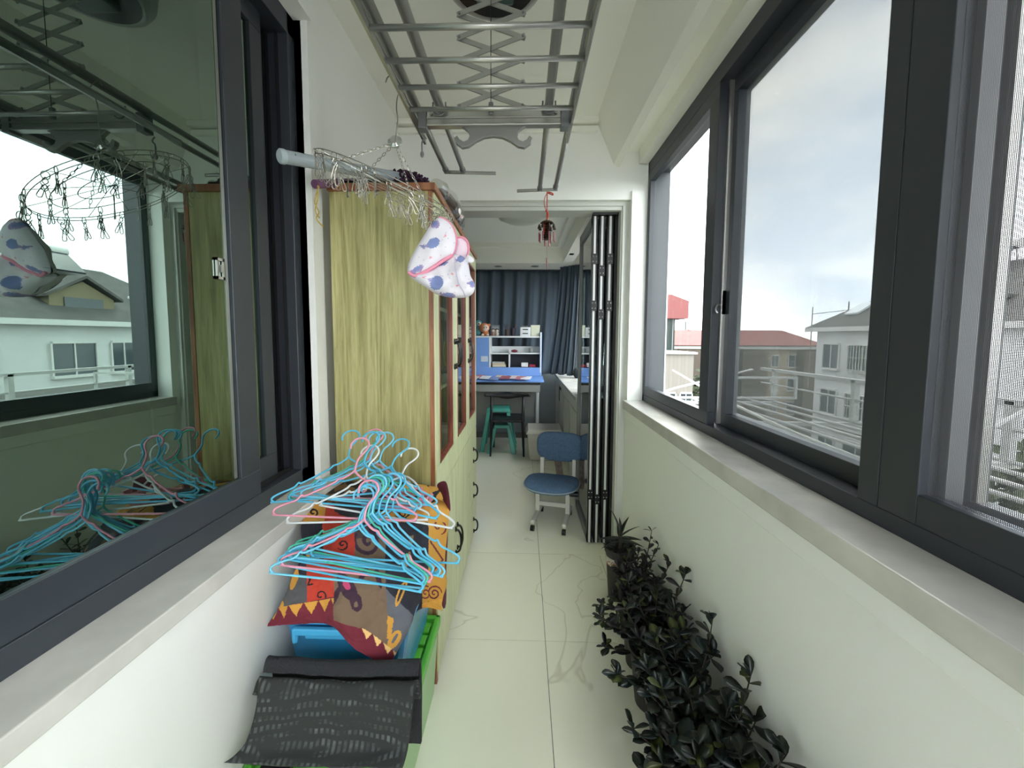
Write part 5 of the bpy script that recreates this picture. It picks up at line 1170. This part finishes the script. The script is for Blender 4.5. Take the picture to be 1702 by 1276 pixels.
# house C: red-topped tower with dark glass
hC = thing('office_building', 'building with red upper storey over dark green glass at far left', 'building', (16, 44, GZ))
c0 = at(1085, 560, 38.0); c1 = at(1128, 560, 38.0)
MB().box((c0.x-1, 38.2, GZ), (c1.x-.3, 46, at(1110, 529, 38).z)).build('glass_storeys', mat('green_curtain_wall', (40, 52, 48), .25, noise=(.4, 2, (3, 3, .3))), hC)
MB().prism([(c0.x-1.6, at(1110, 529, 37.4).z), (c1.x+.6, at(1110, 529, 37.4).z), (c1.x+.6, at(1110, 500, 37.4).z), (c1.x-1.0, at(1110, 489, 37.4).z), (c0.x-1.6, at(1110, 487, 37.4).z)], 'y', 37.4, 47).build('red_storey', mat('red_panels', (118, 66, 64), .7), hC)
for q in range(4): x = c0.x-.4+q*.75; MB().box((x, 38.15, GZ), (x+.08, 38.22, at(1110, 529, 38).z)).build('mullion', M['gray'], hC)
MB().cyl((c0.x+1.2, 40, at(1110, 489, 38).z), (c0.x+1.2, 40, at(1110, 478, 38).z), .05, 6).build('aerial', M['gray'], hC)
lo = thing('low_building', 'pale low building in front of the red-topped one', 'building', (14, 30, GZ))
MB().box((8.5, 30, GZ), (12.6, 34, at(1110, 586, 30).z)).build('walls', mat('grey_beige_render', (128, 122, 114), .85), lo); MB().box((8.3, 29.8, at(1110, 588, 30).z), (12.8, 34.2, at(1110, 585, 30).z)).build('parapet', wfr, lo)
win(lo, Vector((at(1083, 602, 30).x, 30, at(1083, 602, 30).z)), (1, 0, 0), .9, 1.0)
for q in range(3): win(lo, Vector((9.7+q*1.2, 30, -3.2)), (1, 0, 0), .8, 1.1)
s = thing('red_roof_house', 'small white house with red roof beside the dark glass building', 'house', (22, 52, GZ)); q0 = at(1131, 575, 55); q1 = at(1175, 575, 55)
MB().box((q0.x, 55, GZ), (q1.x+1, 62, at(1145, 577, 55).z)).build('walls', bwal, s)
MB().prism([(q0.x-.4, at(1145, 577, 55).z), (q1.x+1.4, at(1145, 577, 55).z), (q1.x, at(1145, 556, 55).z), (q0.x+.8, at(1145, 548, 55).z)], 'y', 54.6, 62.4).build('roof', tilr, s)
for k in range(3): win(s, Vector((q0.x+1.2+k*1.6, 55, at(1145, 590, 55).z)), (1, 0, 0), .8, 1.1)
for i, (a, b, h) in enumerate(((1133, 1139, 528), (1141, 1148, 534), (1149, 1156, 531))):
    A_ = at(a, h, 300); B_ = at(b, h, 300); t_ = thing('tower_block', ['leftmost', 'middle', 'rightmost'][i]+' of three hazy grey towers on the horizon', 'tower', (A_.x, 305, GZ))
    tw = MB().box((A_.x, 300, GZ), (B_.x, 310, A_.z)).build('walls', mat('hazy_tower_%d' % i, (150, 156, 156), .9), t_)
    MB().box((A_.x+.4, 299.6, A_.z-1.2), (B_.x-.4, 300, A_.z-.4)).build('parapet', M['gray'], t_)
def tree(x, y, h, r, seed, label):
    rr = random.Random(seed); t_ = thing('tree', label, 'tree', (x, y, GZ)); MB().tube([(x, y, GZ), (x+.2, y, GZ+h*.5), (x, y+.1, GZ+h*.8)], [.25, .18, .08], 8).build('trunk', stemm, t_)
    s = MB()
    for k in range(700):
        a, b = rr.uniform(0, 2*PI), math.acos(rr.uniform(-1, 1)); q = r*rr.uniform(.5, 1)*(1+.25*math.sin(3*a)); p = Vector((x+q*math.sin(b)*math.cos(a), y+q*math.sin(b)*math.sin(a), GZ+h*.78+q*.9*math.cos(b)))
        u = Vector((rr.uniform(-1, 1), rr.uniform(-1, 1), rr.uniform(-.5, .5))).normalized(); v = u.orthogonal(); L = rr.uniform(.18, .35)
        s.add([p-u*L, p+v*L*.6, p+u*L, p-v*L*.6], [(0, 1, 2, 3)])
    s.build('foliage', mat('tree_leaves_%d' % seed, (58, 66, 42), .8), t_)['kind'] = 'stuff'
tree(18, 40, 7.5, 2.2, 51, 'olive-green bushy tree in the yard before the beige block'); tree(13.5, 21, 6.0, 1.6, 52, 'tree standing close beneath the rack rails'); tree(17.5, 13, 8.2, 1.6, 53, 'bare-looking tree in front of the white house at right')
